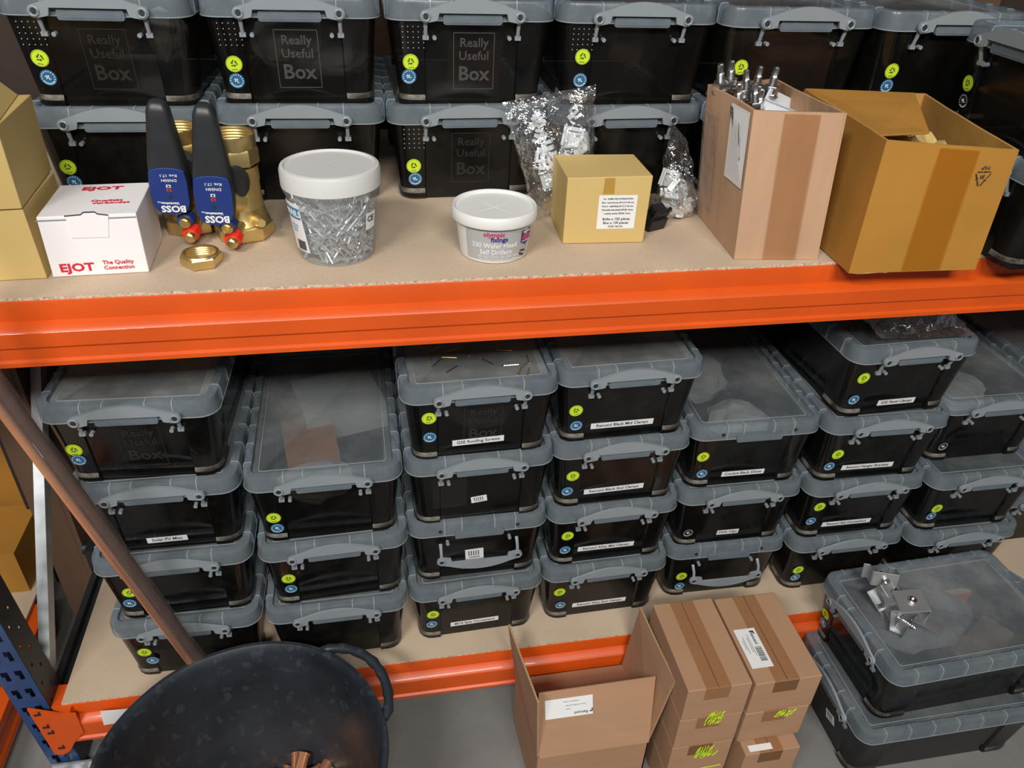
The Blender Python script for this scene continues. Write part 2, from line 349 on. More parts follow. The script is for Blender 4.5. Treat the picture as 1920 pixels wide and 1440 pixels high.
# boards
def board(name, label, x0, x1, z, dent):
    bm = MB(); n = 150; top = []; pts_f = []
    for k in range(n+1):
        x = x0+(x1-x0)*k/n; y = .001+noise.noise(Vector((x*60, dent, 0)))*.0012; pts_f.append((x, y))
    for k in range(n):
        (xa, ya), (xb, yb) = pts_f[k], pts_f[k+1]
        bm.add([(xa, ya, z), (xb, yb, z), (xb, .72, z), (xa, .72, z)], [(0, 1, 2, 3)], 0)
        bm.add([(xa, ya, z), (xb, yb, z), (xb, yb, z-.006), (xa, ya, z-.006)], [(0, 1, 2, 3)], 1)
    bm.add([(x0, 0, z), (x0, .72, z), (x0, .72, z-.006), (x0, 0, z-.006)], [(0, 1, 2, 3)], 1)
    bm.add([(x0, 0, z-.006), (x1, 0, z-.006), (x1, .72, z-.006), (x0, .72, z-.006)], [(0, 1, 2, 3)], 0)
    o = bm.build(name, [M['board'], M['board_edge']]); return tag(o, label, 'shelf board')
board('shelf_board', 'upper tan particle board shelf with the loose boxes, tubs and valves standing on it', -.2, 3.2, ZU, 0.3)
board('shelf_board', 'lower tan particle board shelf under the stacks of labelled smoked boxes', .148, 3.2, 0, 5.1)

# ------------------------------------------------------------------ smoked storage box
W, L, HB, PITCH = .255, .395, .155, .1495
def rr(hw, y0, y1, r, z, n=5):
    out = []
    for cx, cy, a0 in ((hw-r, y0+r, -90), (hw-r, y1-r, 0), (-hw+r, y1-r, 90), (-hw+r, y0+r, 180)):
        out += [(cx+r*math.cos(R_(a0+90*k/n)), cy+r*math.sin(R_(a0+90*k/n)), z) for k in range(n+1)]
    return out
def inset_at(z): return .006+.0125*(1-z/.128)
def body_ring(z, flare):
    i = inset_at(z); hw = W/2-i; y0 = i; y1 = L-i; r = .022; n = 4; f = flare; s = .0035
    P = []
    def arc(cx, cy, a0):
        for k in range(n+1):
            a = R_(a0+90*k/n); P.append((cx+(r+f)*math.cos(a), cy+(r+f)*math.sin(a), z))
    P += [(-.0715, y0-f, z), (-.0695, y0+s, z), (.0695, y0+s, z), (.0715, y0-f, z)]
    arc(hw-r, y0+r, -90)
    P += [(hw+f, .075, z), (hw-s, .078, z), (hw-s, L-.078, z), (hw+f, L-.075, z)]
    arc(hw-r, y1-r, 0)
    P += [(.0715, y1+f, z), (.0695, y1-s, z), (-.0695, y1-s, z), (-.0715, y1+f, z)]
    arc(-hw+r, y1-r, 90)
    P += [(-hw-f, L-.075, z), (-hw+s, L-.078, z), (-hw+s, .078, z), (-hw-f, .075, z)]
    arc(-hw+r, y0+r, 180)
    return P
def body_mesh(name, mm):
    bm = MB(); lv = [(0, .0), (.003, .0028), (.011, .0028), (.0185, 0), (.07, 0), (.128, 0), (.1345, .001)]
    nn = len(body_ring(0, 0)); R0_ = body_ring(0, .0); seg = set()
    for i in range(nn):
        a, b_ = R0_[i], R0_[(i+1) % nn]
        if abs(a[0]) > .0700 and (a[1] < .076 or a[1] > L-.076) and abs(b_[0]) > .0700: seg.add(i)
    seg = frozenset(seg)
    bm.loft([body_ring(z, f) for z, f in lv], True, False, mis=[0, 0, seg, 0, 0, 0, 0])
    return bm.mesh(name, [mm, M['ledge']], 35)
BODY = body_mesh('box_body', M['smoke']); BODY_C = body_mesh('box_body_clear', M['smoke_clear'])
def lid_mesh(panel):
    bm = MB(); rows = [(.1268, .0010), (.1275, 0), (.148, .0008), (.1535, .0026), (.155, .0058), (.155, .0145), (.1495, .0160), (.1495, .026), (.1483, .0275)]
    bm.loft([rr(W/2-i, i, L-i, max(.006, .028-i), z, 6) for z, i in rows], False, True, mis=[0]*6+[1, 1, 1])
    # thickening ribs across the rim
    prof = [(.0006, .1275), (-.0008, .1285), (.0000, .1485), (.0020, .1543), (.0055, .1558), (.0145, .1556), (.0152, .1515), (.006, .145), (.004, .1275)]
    def rib(fn, t):
        n = len(prof); a = [fn(i, z, -t) for i, z in prof]; c = [fn(i, z, t) for i, z in prof]
        bm.add(a+c, [tuple(range(n)), tuple(reversed(range(n, 2*n)))]+[(k, k+n, (k+1) % n+n, (k+1) % n) for k in range(n)], 2)
    for x in (-.062, -.031, .028, .066): rib(lambda i, z, d: (x+d, i, z), .0009); rib(lambda i, z, d: (x+d, L-i, z), .0009)
    for k in range(7):
        y = .045+k*.051
        rib(lambda i, z, d: (-W/2+i, y+d, z), .0009); rib(lambda i, z, d: (W/2-i, y+d, z), .0009)
        # the pocket ledge beside each rib
        for s_ in (-1, 1): bm.box((s_*(W/2-.0115), y+.012, .1552), (.007, .020, .0014), None, 0)
    def glint_bead(i0, i1, z0, z1):
        a = rr(W/2-i0, i0, L-i0, max(.005, .028-i0), z0, 6); b_ = rr(W/2-i0, i0, L-i0, max(.005, .028-i0), z1, 6); c = rr(W/2-i1, i1, L-i1, max(.005, .028-i1), z1, 6); d = rr(W/2-i1, i1, L-i1, max(.005, .028-i1), z0, 6)
        bm.loft([a, b_, c, d], False, False, mis=[2]*4)
    glint_bead(-.0008, .0004, .1266, .1280); glint_bead(.0252, .0264, .1490, .1501)  # thin pale rings painting the bright highlight lines along skirt and panel border
    # latch tab
    for s_, yy in ((1, -.0025), (-1, L+.0025)):
        r = .004; pts = []
        for cx, cz, a0 in ((.044-r, .1365-r, 0), (-.044+r, .1365-r, 90), (-.044+r, .1225+r, 180), (.044-r, .1225+r, 270)):
            pts += [(cx+r*math.cos(R_(a0+30*k)), cz+r*math.sin(R_(a0+30*k))) for k in range(4)]
        bm.extr(pts, yy-.003, yy+.003, 0)
        inn = [(x*.93, (z-.1295)*.6+.1295) for x, z in pts]; bm.extr(inn, yy-s_*.003-.0006, yy-s_*.003+.0006, 0)
    return bm.mesh('box_lid', [M['rim'], panel, M['rib']], 40)
LID = lid_mesh(M['panel']); LID_D = lid_mesh(M['panel_dusty'])
PV, PZ = .0696, .1342
def handle_poly(sg=1):
    P = []
    def circ(cx, a0, a1, n=6, r=.0086):
        for k in range(n+1):
            a = R_(a0+(a1-a0)*k/n); P.append((cx+r*math.cos(a), r*math.sin(a)))
    circ(-PV, 285, 120)
    for k in range(1, 12):
        x = -.066+.132*k/12; P.append((x, .0245-.0165*(x/.066)**2))
    circ(PV, 60, -105)
    P += [(.058, -.0068), (.0525, -.0055), (.0500, .0045), (-.0500, .0045), (-.0525, -.0055), (-.058, -.0068)]
    return [(x, z*sg) for x, z in P]
def handle_mesh(down=False):
    bm = MB(); pol = handle_poly(-1 if down else 1)
    if not down:
        bm.extr([(x, z+PZ) for x, z in pol], -.0105, -.0055)
        for s_ in (-1, 1):
            bm.tube([(s_*PV, -.0085, PZ), (s_*PV, -.003, PZ)], .006, 12)
            ring = [(s_*PV+.0058*math.cos(2*math.pi*k/12), -.0115, PZ+.0058*math.sin(2*math.pi*k/12)) for k in range(13)]; bm.tube(ring, .0016, 6, False)
            bm.tube([(s_*PV, -.003, PZ-.005), (s_*PV, .003, PZ-.022), (s_*PV, .006, PZ-.031)], [.0034, .0028, .0032], 8)
            bm.box((s_*PV, .006, PZ-.031), (.009, .006, .006)); bm.tube([(s_*(PV-.013), .001, PZ-.031), (s_*(PV-.013), .010, PZ-.031)], .0032, 8)
    else:
        bm.extr([(x, z+PZ-.058) for x, z in pol], -.0145, -.0100)
        for s_ in (-1, 1):
            bm.tube([(s_*PV, -.012, PZ-.058), (s_*PV, -.008, PZ-.040), (s_*PV, .004, PZ-.030)], [.003, .0028, .0034], 8)
            ring = [(s_*PV+.0058*math.cos(2*math.pi*k/12), -.0155, PZ-.058+.0058*math.sin(2*math.pi*k/12)) for k in range(13)]; bm.tube(ring, .0016, 6, False)
            bm.tube([(s_*(PV-.013), .001, PZ-.030), (s_*(PV-.013), .010, PZ-.030)], .0032, 8)
    return bm.mesh('handle', M['handle'], 35)
HUP, HDN = handle_mesh(), handle_mesh(True)
def hole_disc(y, z):
    bm = MB(); bm.tube([(0, y, z), (0, y+.001, z)], .0036, 10)
    return bm.mesh('pivot_hole', M['dark_hole'])
def holes(me, par):
    for s_ in (-1, 1): obj('pivot_hole', me, par, (s_*PV, 0, 0))
HOLE_UP, HOLE_DN, HOLE_LID = hole_disc(-.0118, PZ), hole_disc(-.0158, PZ-.058), hole_disc(-.0008, PZ+.004)
GD, BD, KD = disc_mesh('recycling_sticker', .0118, M['sgreen']), disc_mesh('size_sticker', .0112, M['sblue']), disc_mesh('size_sticker_black', .0112, M['sblack'])
def recycle_mesh():
    bm = MB()
    for k in range(3):
        rot = Matrix.Rotation(R_(120*k), 3, 'Z')
        pts = [Vector(p) for p in ((-.0046, -.0040, 0), (.0004, -.0040, 0), (.0004, -.0052, 0), (.0030, -.0031, 0), (.0004, -.0010, 0), (.0004, -.0022, 0), (-.0036, -.0022, 0))]
        p2 = [rot @ v+Vector((0, .0010, 0)) for v in pts]; n = len(p2)
        bm.add([v for v in p2]+[v+Vector((0, 0, .0003)) for v in p2], [tuple(range(n)), tuple(range(n, 2*n))]+[(i, (i+1) % n, (i+1) % n+n, i+n) for i in range(n)])
    for x in (-.003, -.001, .001, .003): bm.box((x, -.0078, .00015), (.0012, .0014, .0003))
    for k in range(40):
        a0, a1 = 2*math.pi*k/40, 2*math.pi*(k+1)/40
        bm.add([(r*math.cos(a), r*math.sin(a), .0003) for a in (a0, a1) for r in (.0106, .0110)], [(0, 1, 3, 2)])
    return bm.mesh('recycling_symbol', M['sdark'])
RSYM = recycle_mesh()
def stars_mesh():
    bm = MB()
    for k in range(12):
        a = R_(-35+250*k/11)
        c = Vector((.0088*math.cos(a), .0088*math.sin(a), 0)); p = []
        for j in range(10):
            r = .0013 if j % 2 == 0 else .0006; p.append(c+Vector((r*math.sin(2*math.pi*j/10), r*math.cos(2*math.pi*j/10), .0004)))
        bm.add(p, [tuple(range(10))])
    for k in range(9):   # curved wording band along the foot
        a = R_(222+96*k/8); bm.box((.0086*math.cos(a), .0086*math.sin(a), .0003), (.0011, .0019, .0002), Matrix.Rotation(a-math.pi/2, 3, 'Z'))
    return bm.mesh('star_ring', M['white'])
STARS = stars_mesh()
def dots_mesh(mt):
    bm = MB()
    for i in range(5):
        for j in range(5):
            z = .088+j*.0075; x = -.1035+i*.0078; y = inset_at(z)-.0006
            bm.tube([(x, y+.001, z), (x, y, z)], .00075, 6)
    return bm.mesh('dot_grid', mt)
DOTS = {1: dots_mesh(M['content_w']), 2: dots_mesh(M['sblack'])}
def logo_frame_mesh(mt):
    bm = MB()
    for c, d in (((0, 0, 0), (.0012, .083)), ((.062, 0, 0), (.0012, .083)),): bm.box((c[0]-.031, 0, 0), (d[0], d[1], .0006))
    for yy in (-.0415, .0415): bm.box((0, yy, 0), (.0632, .0012, .0006))
    return bm.mesh('logo_frame', mt)
LFR = {1: logo_frame_mesh(M['emboss_faint']), 2: logo_frame_mesh(M['emboss'])}
FRONT_TILT = R_(90)+math.atan(.0125/.128)
boxes = {}
LT = 'small white tape label with black lettering'
def storage_box(key, label, x, y, z, yaw, group, green=None, blue=None, text=None, tw=None, tpos=(0, .031), handle='up', lid=LID, body=BODY, dots=False, logo=False, black=False, tag_only=None, rear=True):
    t = thing('storage_box', label, 'storage box', (x, y, z), yaw, group); boxes[key] = t
    obj('body', body, t); ld = obj('lid', lid, t)
    if handle == 'up':
        h = obj('handle', HUP, t); holes(HOLE_UP, h)
    elif handle == 'down':
        h = obj('handle', HDN, t); holes(HOLE_DN, h); h['label'] = 'grey handle hanging unlatched'; holes(HOLE_LID, ld)
    else: holes(HOLE_LID, ld)
    if rear: obj('handle', HUP, t, (0, L, 0), (0, 0, math.pi))
    def fr(name, me, lx, lz, par=t, off=.0008, inner=False, rz=0, extra=0):
        yy = inset_at(lz)+(.0035 if inner else 0)-off
        o = obj(name, me, par, (lx, yy, lz)); o.rotation_euler = (Matrix.Rotation(FRONT_TILT, 3, 'X') @ Matrix.Rotation(rz, 3, 'Z')).to_euler(); return o
    if green:
        s_ = fr('recycling_sticker', GD, *green, rz=random.uniform(-.2, .2)); obj('symbol', RSYM, s_, (0, 0, .0005))
    if blue:
        s_ = fr('size_sticker', KD if black else BD, *blue, rz=random.uniform(-.25, .25)); obj('star_ring', STARS, s_, (0, 0, .0002)); obj('lettering', text_mesh('9L', .0078, M['white'], .015), s_, (0, 0.0002, .0007))
    if dots: fr('dot_grid', DOTS[int(dots)], 0, 0).matrix_local = Matrix.Identity(4)
    if logo:
        f_ = fr('embossed_logo', LFR[int(logo)], .004, .068, inner=True, off=.0004)
        for s2, sz, yy, b_ in (('Really', .0185, .027, .012), ('Useful', .0185, .008, .012), ('Box', .030, -.019, .02)): obj('lettering', text_mesh(s2, sz, M['emboss'] if int(logo) == 2 else M['emboss_faint'], b_), f_, (.0, yy, .0004))
    if text:
        tw = tw or .0062*len(text)*.72+.006
        l_ = fr('name_label', rect_mesh('name_label', tw, .0125, M['white']), *tpos, inner=True, off=.0006, rz=random.uniform(-.02, .03)); l_['label'] = LT
        obj('lettering', text_mesh(text, .0088, M['ink'], .008), l_, (0, .0003, .0006))
    if tag_only:
        for (lx, lz, ww, hh, rz) in tag_only:
            l_ = fr('paper_tag', rect_mesh('paper_tag', ww, hh, M['white']), lx, lz, inner=True, off=.0008, rz=rz)
            bm = MB()
            for k in range(5): bm.box((-ww*.3+k*ww*.13, hh*.12, .0006), (ww*.05, hh*.45, .0002))
            bm.box((0, -hh*.25, .0006), (ww*.6, hh*.06, .0002)); obj('barcode', bm.mesh('barcode', M['ink']), l_)
    return t
GL = 'smoked storage boxes stacked on the lower shelf'; GU = 'smoked storage boxes along the back of the upper shelf'; GF = 'smoked storage boxes on the floor'
def zl(l): return (l-1)*PITCH
def zup(l): return ZU+.0006+(l-1)*PITCH
S = storage_box
S('A1', 'leftmost lower stack, top smoked box with a bare dusty translucent lid behind the copper pipe', .3785, .044, zl(4), -.0397, GL, (-.092, .0695), (-.0913, .0488), logo=True, lid=LID_D)
S('A2', 'smoked box labelled Solar PV Misc', .3864, .0379, zl(3), -.0084, GL, text='Solar PV Misc', tpos=(-.0054, .022))
S('A3', 'unlabelled smoked box directly under the Solar PV Misc box', .385, .0283, zl(2), 0, GL, (-.081, .0732), (-.0873, .0447))
S('A4', 'bottom smoked box of the leftmost stack, standing on the bare end of the lower board', .3794, .0213, 0, -.0159, GL, (-.0824, .0728), (-.0744, .0456))
S('B1', 'smoked box with whole lid in view and a pale carton inside, topping the second stack', .6465, .0324, zl(3), .0113, GL, (-.0884, .0597), (-.0857, .0337), body=BODY_C)
S('B2', 'unlabelled smoked box in the middle of the three-high second stack from the left', .6501, .0263, zl(2), .0334, GL, (-.0836, .072), (-.0825, .0431))
S('B3', 'bottom smoked box of the second stack, directly behind the rubber tub handle', .6429, .0168, 0, .0048, GL)
S('C1', 'smoked box labelled GSE Roofing Screws with loose screws on its lid', .9038, .0337, zl(4), .0258, GL, (-.0841, .0937), (-.0833, .0531), 'GSE Roofing Screws', tpos=(-.0028, .0326), logo=True, dots=2, lid=LID_D, body=BODY_C)
S('C2', 'smoked box with one small crooked paper tag, under the GSE Roofing Screws box', .9064, .0389, zl(3), .0207, GL, dots=2, body=BODY_C, tag_only=[(-.0021, .050, .028, .015, .12)])
S('C3', 'smoked box with a dropped handle over two paper tags, above the MC4 Split Connectors box', .9041, .0457, zl(2), .0047, GL, handle='down', tag_only=[(-.006, .058, .034, .030, .05), (-.010, .030, .038, .020, .08)])
S('C4', 'smoked box labelled MC4 Split Connectors', .9029, .0318, 0, .028, GL, (-.0859, .0775), (-.0885, .0471), 'MC4 Split Connectors', tpos=(-.0038, .0323))
S('D1', 'smoked box labelled Renusol Black Mid Clamps', 1.1577, .0522, zl(4), .0197, GL, (-.0913, .072), (-.0875, .0382), 'Renusol Black Mid Clamps', tpos=(-.0031, .0301), lid=LID_D)
S('D2', 'smoked box labelled Renusol Black End Clamps', 1.1595, .0501, zl(3), .0123, GL, (-.0874, .0799), (-.0941, .0419), 'Renusol Black End Clamps', tpos=(-.0041, .0329))
S('D3', 'smoked box labelled Renusol Alloy Mid Clamps', 1.1607, .0491, zl(2), .0212, GL, (-.0873, .0845), (-.0883, .044), 'Renusol Alloy Mid Clamps', tpos=(-.0048, .0361))
S('D4', 'smoked box labelled Renusol Alloy End Clamps', 1.1592, .0433, 0, .0193, GL, (-.0919, .0878), (-.0865, .0446), 'Renusol Alloy End Clamps', tpos=(-.0029, .0319))
S('E1', 'smoked box labelled Conduit Black 25mm, no handle on its front', 1.4179, .067, zl(3), -.0103, GL, (-.0946, .082), (-.0875, .0376), 'Conduit Black 25mm', tpos=(-.0011, .0275), handle=None)
S('E2', 'smoked box labelled SWA Clips', 1.4174, .0613, zl(2), 0, GL, None, (-.0917, .0409), 'SWA Clips', tpos=(-.0037, .0275), black=True)
S('E3', 'smoked box with a dropped handle directly under the SWA Clips box', 1.4179, .0635, 0, -.0157, GL, (-.0844, .0638), (-.0826, .0314), handle='down')
S('F1', 'smoked box labelled GSE Panel Clamps with a film bag on its lid', 1.6846, .0611, zl(4), .0303, GL, (-.0928, .0923), (-.0942, .0427), 'GSE Panel Clamps', tpos=(.0026, .0252))
S('F2', 'smoked box labelled Renusol Hanger Brackets', 1.6745, .0518, zl(3), -.0153, GL, (-.0846, .0713), (-.0922, .0407), 'Renusol Hanger Brackets', tpos=(-.0065, .0298))
S('F3', 'smoked box labelled Renusol Rail Connectors', 1.6766, .0498, zl(2), -.0022, GL, (-.091, .0927), (-.0971, .0517), 'Renusol Rail Connectors', tpos=(-.0102, .0317))
S('F4', 'unlabelled smoked box directly under the Renusol Rail Connectors box', 1.6785, .0467, 0, -.0053, GL, (-.0924, .0636), (-.0921, .0393))
S('G1', 'smoked box right of GSE Panel Clamps, black size sticker, pale bags under its lid', 1.9350, .082, zl(3), .0, GL, None, (-.088, .040), black=True)
S('G2', 'smoked box with green and blue stickers, middle of the stack right of Renusol Hanger Brackets', 1.9350, .036, zl(2), .0, GL, (-.088, .066), (-.092, .044))
S('G3', 'lowest smoked box of the stack behind the metal clamps', 1.9370, .030, 0, .0, GL, (-.088, .066), None)
S('H1', 'topmost lower-shelf box at the far right edge, only part of its lid in view', 2.205, .13, zl(3), .01, GL, rear=False)
S('H2', 'middle smoked box of the three-high stack at the far right edge', 2.200, .12, zl(2), .0, GL, rear=False)
S('H3', 'smoked box at the far right edge, lowest of its stack in deep shadow', 2.200, .11, 0, .0, GL, rear=False)
# upper shelf
S('U1', 'upper shelf, leftmost smoked box of the top row, above the white carton', .3911, .2955, zup(2), -.0546, GU, (-.0875, .0698), (-.0843, .0432), dots=True, logo=True, body=BODY_C)
S('V1', 'upper shelf, smoked box behind the white carton and valves, bottom row', .391, .289, zup(1), -.02, GU, (-.0875, .066), (-.085, .042))
S('U2', 'upper shelf, smoked box of the top row with pale crumpled packing behind its embossed logo', .6547, .3026, zup(2), -.0069, GU, (-.0888, .0617), (-.0887, .0376), dots=True, logo=2, body=BODY_C)
S('V2', 'upper shelf, bottom row smoked box behind the tub of nails', .6535, .2974, zup(1), -.03, GU, body=BODY)
S('U3', 'top row smoked box with clear tape down its lid, above the small white tub', .9175, .2897, zup(2), -.0085, GU, (-.0926, .0677), (-.0958, .0461), dots=True, logo=2, body=BODY_C)
S('V3', 'upper shelf, bottom row smoked box behind the small white tub', .9141, .2901, zup(1), .02, GU, (-.0896, .0579), (-.0877, .0356), dots=True, logo=True)
S('U4', 'upper shelf, top row smoked box above the clear grip bag', 1.1763, .2812, zup(2), -.0107, GU, (-.0859, .0776), (-.0862, .042), dots=True, body=BODY_C)
S('V4', 'upper shelf, bottom row smoked box behind the grip bags and the small yellow carton', 1.1764, .2780, zup(1), .03, GU)
S('U5', 'upper shelf, top row smoked box directly behind the carton of bolts', 1.4344, .2584, zup(2), -.0019, GU, (-.0887, .067), None, body=BODY_C)
S('V5', 'upper shelf, bottom row smoked box hidden behind the carton of bolts', 1.436, .262, zup(1), 0, GU)
S('U6', 'upper shelf, top row smoked box behind the open mustard carton', 1.687, .237, zup(2), .0, GU, (-.0887, .066), (-.0887, .042))
S('V6', 'upper shelf, bottom row smoked box hidden behind the open mustard carton', 1.690, .262, zup(1), .0, GU, rear=False)
# the two turned boxes at the right end of the upper shelf (their handle ends look left)
S('U7', 'upper of two turned smoked boxes at the right end of the upper shelf', 1.832, .078, zup(2), R_(-93), GU, (-.088, .070), (-.088, .044), body=BODY_C, black=True)
S('V7', 'lower of two turned smoked boxes at the right end, beside the mustard carton', 1.842, .070, zup(1), R_(-93), GU, body=BODY_C)
for k in ('U7', 'V7'): boxes[k].location = (1.645 if k == 'U7' else 1.652, .058, boxes[k].location.z)
# floor stack, turned the same way
FZ = -.2
S('Q1', 'smoked box on the floor at the right with metal clamps lying on its lid', 1.607, -.114, FZ+PITCH+.0006, R_(-88), GF, (-.088, .070), (-.088, .044))
S('Q2', 'smoked box standing on the floor at the right, under the one with the metal clamps', 1.588, -.130, FZ+.0006, R_(-90), GF, None, None, tag_only=[(.02, .055, .030, .022, .3)])

# ------------------------------------------------------------------ what shows through the boxes
def lump(name, label, m, boxkey, c, d, seed, rot=0, cat='packing', amp=.25):
    bm = bmesh.new(); bmesh.ops.create_icosphere(bm, subdivisions=3, radius=.5)
    for v in bm.verts:
        n = noise.noise(v.co*3.1+Vector((seed*7.3, 0, 0)))+.5*noise.noise(v.co*8+Vector((seed, 3, 1)))
        v.co *= 1+amp*n
        v.co.x *= d[0]; v.co.y *= d[1]; v.co.z = max(v.co.z, -.4)*d[2]
    me = bpy.data.meshes.new(name); bm.to_mesh(me); bm.free(); me.materials.append(m)
    o = obj(name, me); o.matrix_world = Matrix.Translation(boxes[boxkey].location) @ Matrix.Rotation(boxes[boxkey].rotation_euler.z, 4, 'Z') @ Matrix.Translation(c) @ Matrix.Rotation(rot, 4, 'Z')
    return tag(o, label, cat)
def slab(name, label, m, boxkey, c, d, rot=(0, 0, 0), cat='packing'):
    bm = MB(); bm.box((0, 0, 0), d); bm.box((0, 0, d[2]/2), (d[0]*.12, d[1]*1.001, .0008)); o = bm.build(name, m, bevel=.0015)
    from mathutils import Euler
    o.matrix_world = Matrix.Translation(boxes[boxkey].location) @ Matrix.Rotation(boxes[boxkey].rotation_euler.z, 4, 'Z') @ Matrix.Translation(c) @ Euler(rot).to_matrix().to_4x4()
    return tag(o, label, cat)
slab('small_carton', 'pale carton seen through the lid at the top of the second stack', M['content_w'], 'B1', (.022, .265, .105), (.150, .13, .06), (0, 0, .25), 'carton')
slab('small_carton', 'rust orange packet seen through the lid at the top of the second stack', M['content_o'], 'B1', (-.03, .165, .085), (.09, .12, .05), (0, 0, .15), 'packet')
lump('parts_bag', 'pale bag under the front of the lid at the top of the second stack', M['content_w'], 'B1', (-.02, .085, .07), (.13, .09, .06), 2, cat='bag')
lump('parts_bag', 'grey bag lying inside the leftmost top box under its dusty lid', M['content_g'], 'A1', (.01, .2, .075), (.17, .26, .10), 4, cat='bag')
lump('parts_bag', 'pale crumpled bag inside the Conduit Black 25mm box, at its rear', M['content_w'], 'E1', (-.01, .27, .08), (.12, .12, .09), 5, cat='bag')
lump('parts_bag', 'pale crumpled bag inside the Conduit Black 25mm box, at its front', M['content_w'], 'E1', (.02, .12, .07), (.12, .10, .08), 9, cat='bag')
lump('parts_bag', 'pale bag of parts inside the box right of GSE Panel Clamps', M['content_w'], 'G1', (-.02, .13, .085), (.16, .17, .08), 11, cat='bag')
lump('parts_bag', 'brown grey bag of parts inside the floor box under the metal clamps', M['content_g'], 'Q1', (-.03, .18, .085), (.14, .22, .08), 13, cat='bag')
slab('small_carton', 'tan carton inside the floor box under the metal clamps', M['content_b'], 'Q1', (.05, .27, .09), (.06, .09, .05), (0, 0, .5), 'carton')
lump('paper_wrap', 'white crumpled wrap standing against the right side of the leftmost top row box', M['content_w'], 'U1', (.075, .07, .09), (.055, .08, .075), 15)
lump('paper_wrap', 'pale crumpled packing behind the logo of the top row box above the nail tub', M['content_w'], 'U2', (-.012, .07, .085), (.11, .07, .09), 17)
lump('coil_of_cable', 'dark round coil at the right of the top row box above the nail tub', M['content_g'], 'U2', (.062, .075, .055), (.09, .07, .04), 19, cat='cable')
slab('folded_sheet', 'beige folded sheet leaning behind the logo of the taped top row box', M['content_b'], 'U3', (.01, .048, .075), (.085, .006, .12), (.12, .05, .1))
slab('folded_sheet', 'brown folded sheet leaning inside the top row box above the clear grip bag', M['content_b'], 'U4', (.0, .048, .095), (.055, .006, .065), (.1, .25, .1))
slab('small_carton', 'dark brown carton inside the top row box behind the carton of bolts', M['content_b'], 'U5', (.01, .09, .06), (.15, .09, .08), (0, 0, .1), 'carton')
lump('parts_bag', 'grey brown parts inside the turned box at the right end of the upper shelf', M['content_b'], 'U7', (.02, .09, .05), (.12, .1, .07), 21, cat='bag')
lump('parts_bag', 'grey brown bulk inside the GSE Roofing Screws box', M['content_g'], 'C1', (.0, .19, .06), (.18, .3, .11), 23, cat='bag')
slab('small_carton', 'dark carton inside the box with the crooked paper tag', M['content_g'], 'C2', (-.05, .12, .06), (.06, .16, .09), (0, 0, .0), 'carton')
# clear tape on U3 lid
bm = MB(); bm.sheet([(-.012, -.0030, .128), (.026, -.0030, .128), (.026, -.0022, .1475), (-.012, -.0022, .1475)], .0004)
bm.sheet([(-.012, .0105, .1562), (.026, .0105, .1562), (.030, .07, .1562), (-.010, .07, .1562)], .0004); o = bm.build('clear_tape', M['clear_tape'], boxes['U3'])

# ------------------------------------------------------------------ cartons
def corners_box(name, label, cat, bot, top, m, bevel=.0012, group=None):
    """closed carton from its corner points; origin at its base"""
    o = Vector(bot[0]); t = thing(name, label, cat, o, 0, group)
    bm = MB(); bm.hexa([Vector(p)-o for p in bot], [Vector(p)-o for p in top]); bm.build('carton_body', m, t, bevel=bevel)
    return t
def rectcorners(x, y, w_, d_, yaw, z):
    c, s = math.cos(yaw), math.sin(yaw)
    return [(x+c*a-s*b_, y+s*a+c*b_, z) for a, b_ in ((0, 0), (w_, 0), (w_, d_), (0, d_))]
zt = ZU+.0006
# pale yellow cartons, left
b0 = rectcorners(.2, .050, .129, .14, .03, zt)
yl = corners_box('yellow_carton', 'plain pale yellow carton standing on the upper board at the left edge', 'carton', b0, [(p[0]-.004, p[1]+.004, .897) for p in b0], M['yellow'], .001)
b1 = rectcorners(.196, .047, .130, .15, .06, .8985)
yu = corners_box('yellow_carton', 'plain pale yellow carton with a raised flap on top of another at the left edge', 'carton', b1, [(p[0]+.003, p[1]-.004, 1.0) for p in b1], M['yellow'], .001)
bm = MB(); o_ = Vector(b1[0]); q = [Vector(p)-o_ for p in ((.328, .045, 1.0), (.305, .195, 1.0), (.270, .195, 1.035), (.290, .045, 1.030))]; bm.sheet(q, .0015); bm.build('flap', M['yellow'], yu)
# white carton with red print
ex0, ey0, ey = .3355, .056, .038
bt = rectcorners(ex0, ey0, .118, .118, ey, zt); tp = [(p[0]+.001, p[1], .8865) for p in rectcorners(ex0+.001, ey0, .117, .117, ey, 0)]
ej = corners_box('white_carton', 'small white carton with red lettering standing left of the brass valves', 'carton', bt, tp, M['wcarton'], .0012)
ux = Vector((math.cos(ey), math.sin(ey), 0)); uy = Vector((-ux.y, ux.x, 0)); uz = Vector((0, 0, 1))
def ejf(name, me, x, z, off=.0006): return on_face(name, me, ej, ux*x+uz*z, ux, uz, off)
def ejt(name, me, x, y, off=.0006): return on_face(name, me, ej, ux*x+uy*y+uz*(.8865-zt), ux, uy, off)
bm = MB(); bm.box((0, 0, .0005), (.118, .0012, .001)); ejf('lid_seam', bm.mesh('lid_seam', M['content_g']), .059, .078, .0)
bm = MB(); n = 12
pts = [(-.026, -.024), (.018, -.025), (.024, .004), (.012, .006), (.009, .0085), (-.004, .0085), (-.008, .006), (-.026, .005)]
bm.loft([[(x, y, 0) for x, y in pts], [(x, y, .0012) for x, y in pts]]); tf = ejf('tuck_flap', bm.mesh('tuck_flap', M['wcarton']), .062, .0775, .0)
bm = MB(); bm.tube([(-.027, .0055, .001), (-.008, .0065, .001), (-.004, .0095, .001), (.009, .0095, .001), (.012, .0065, .001), (.024, .0045, .001)], .0009, 5); bm.build('slit', M['dark_hole'], tf)
ejf('lettering', text_mesh('EJOT', .0155, M['red'], .03, sx=1.25), .032, .012)['label'] = 'red brand lettering on the front'
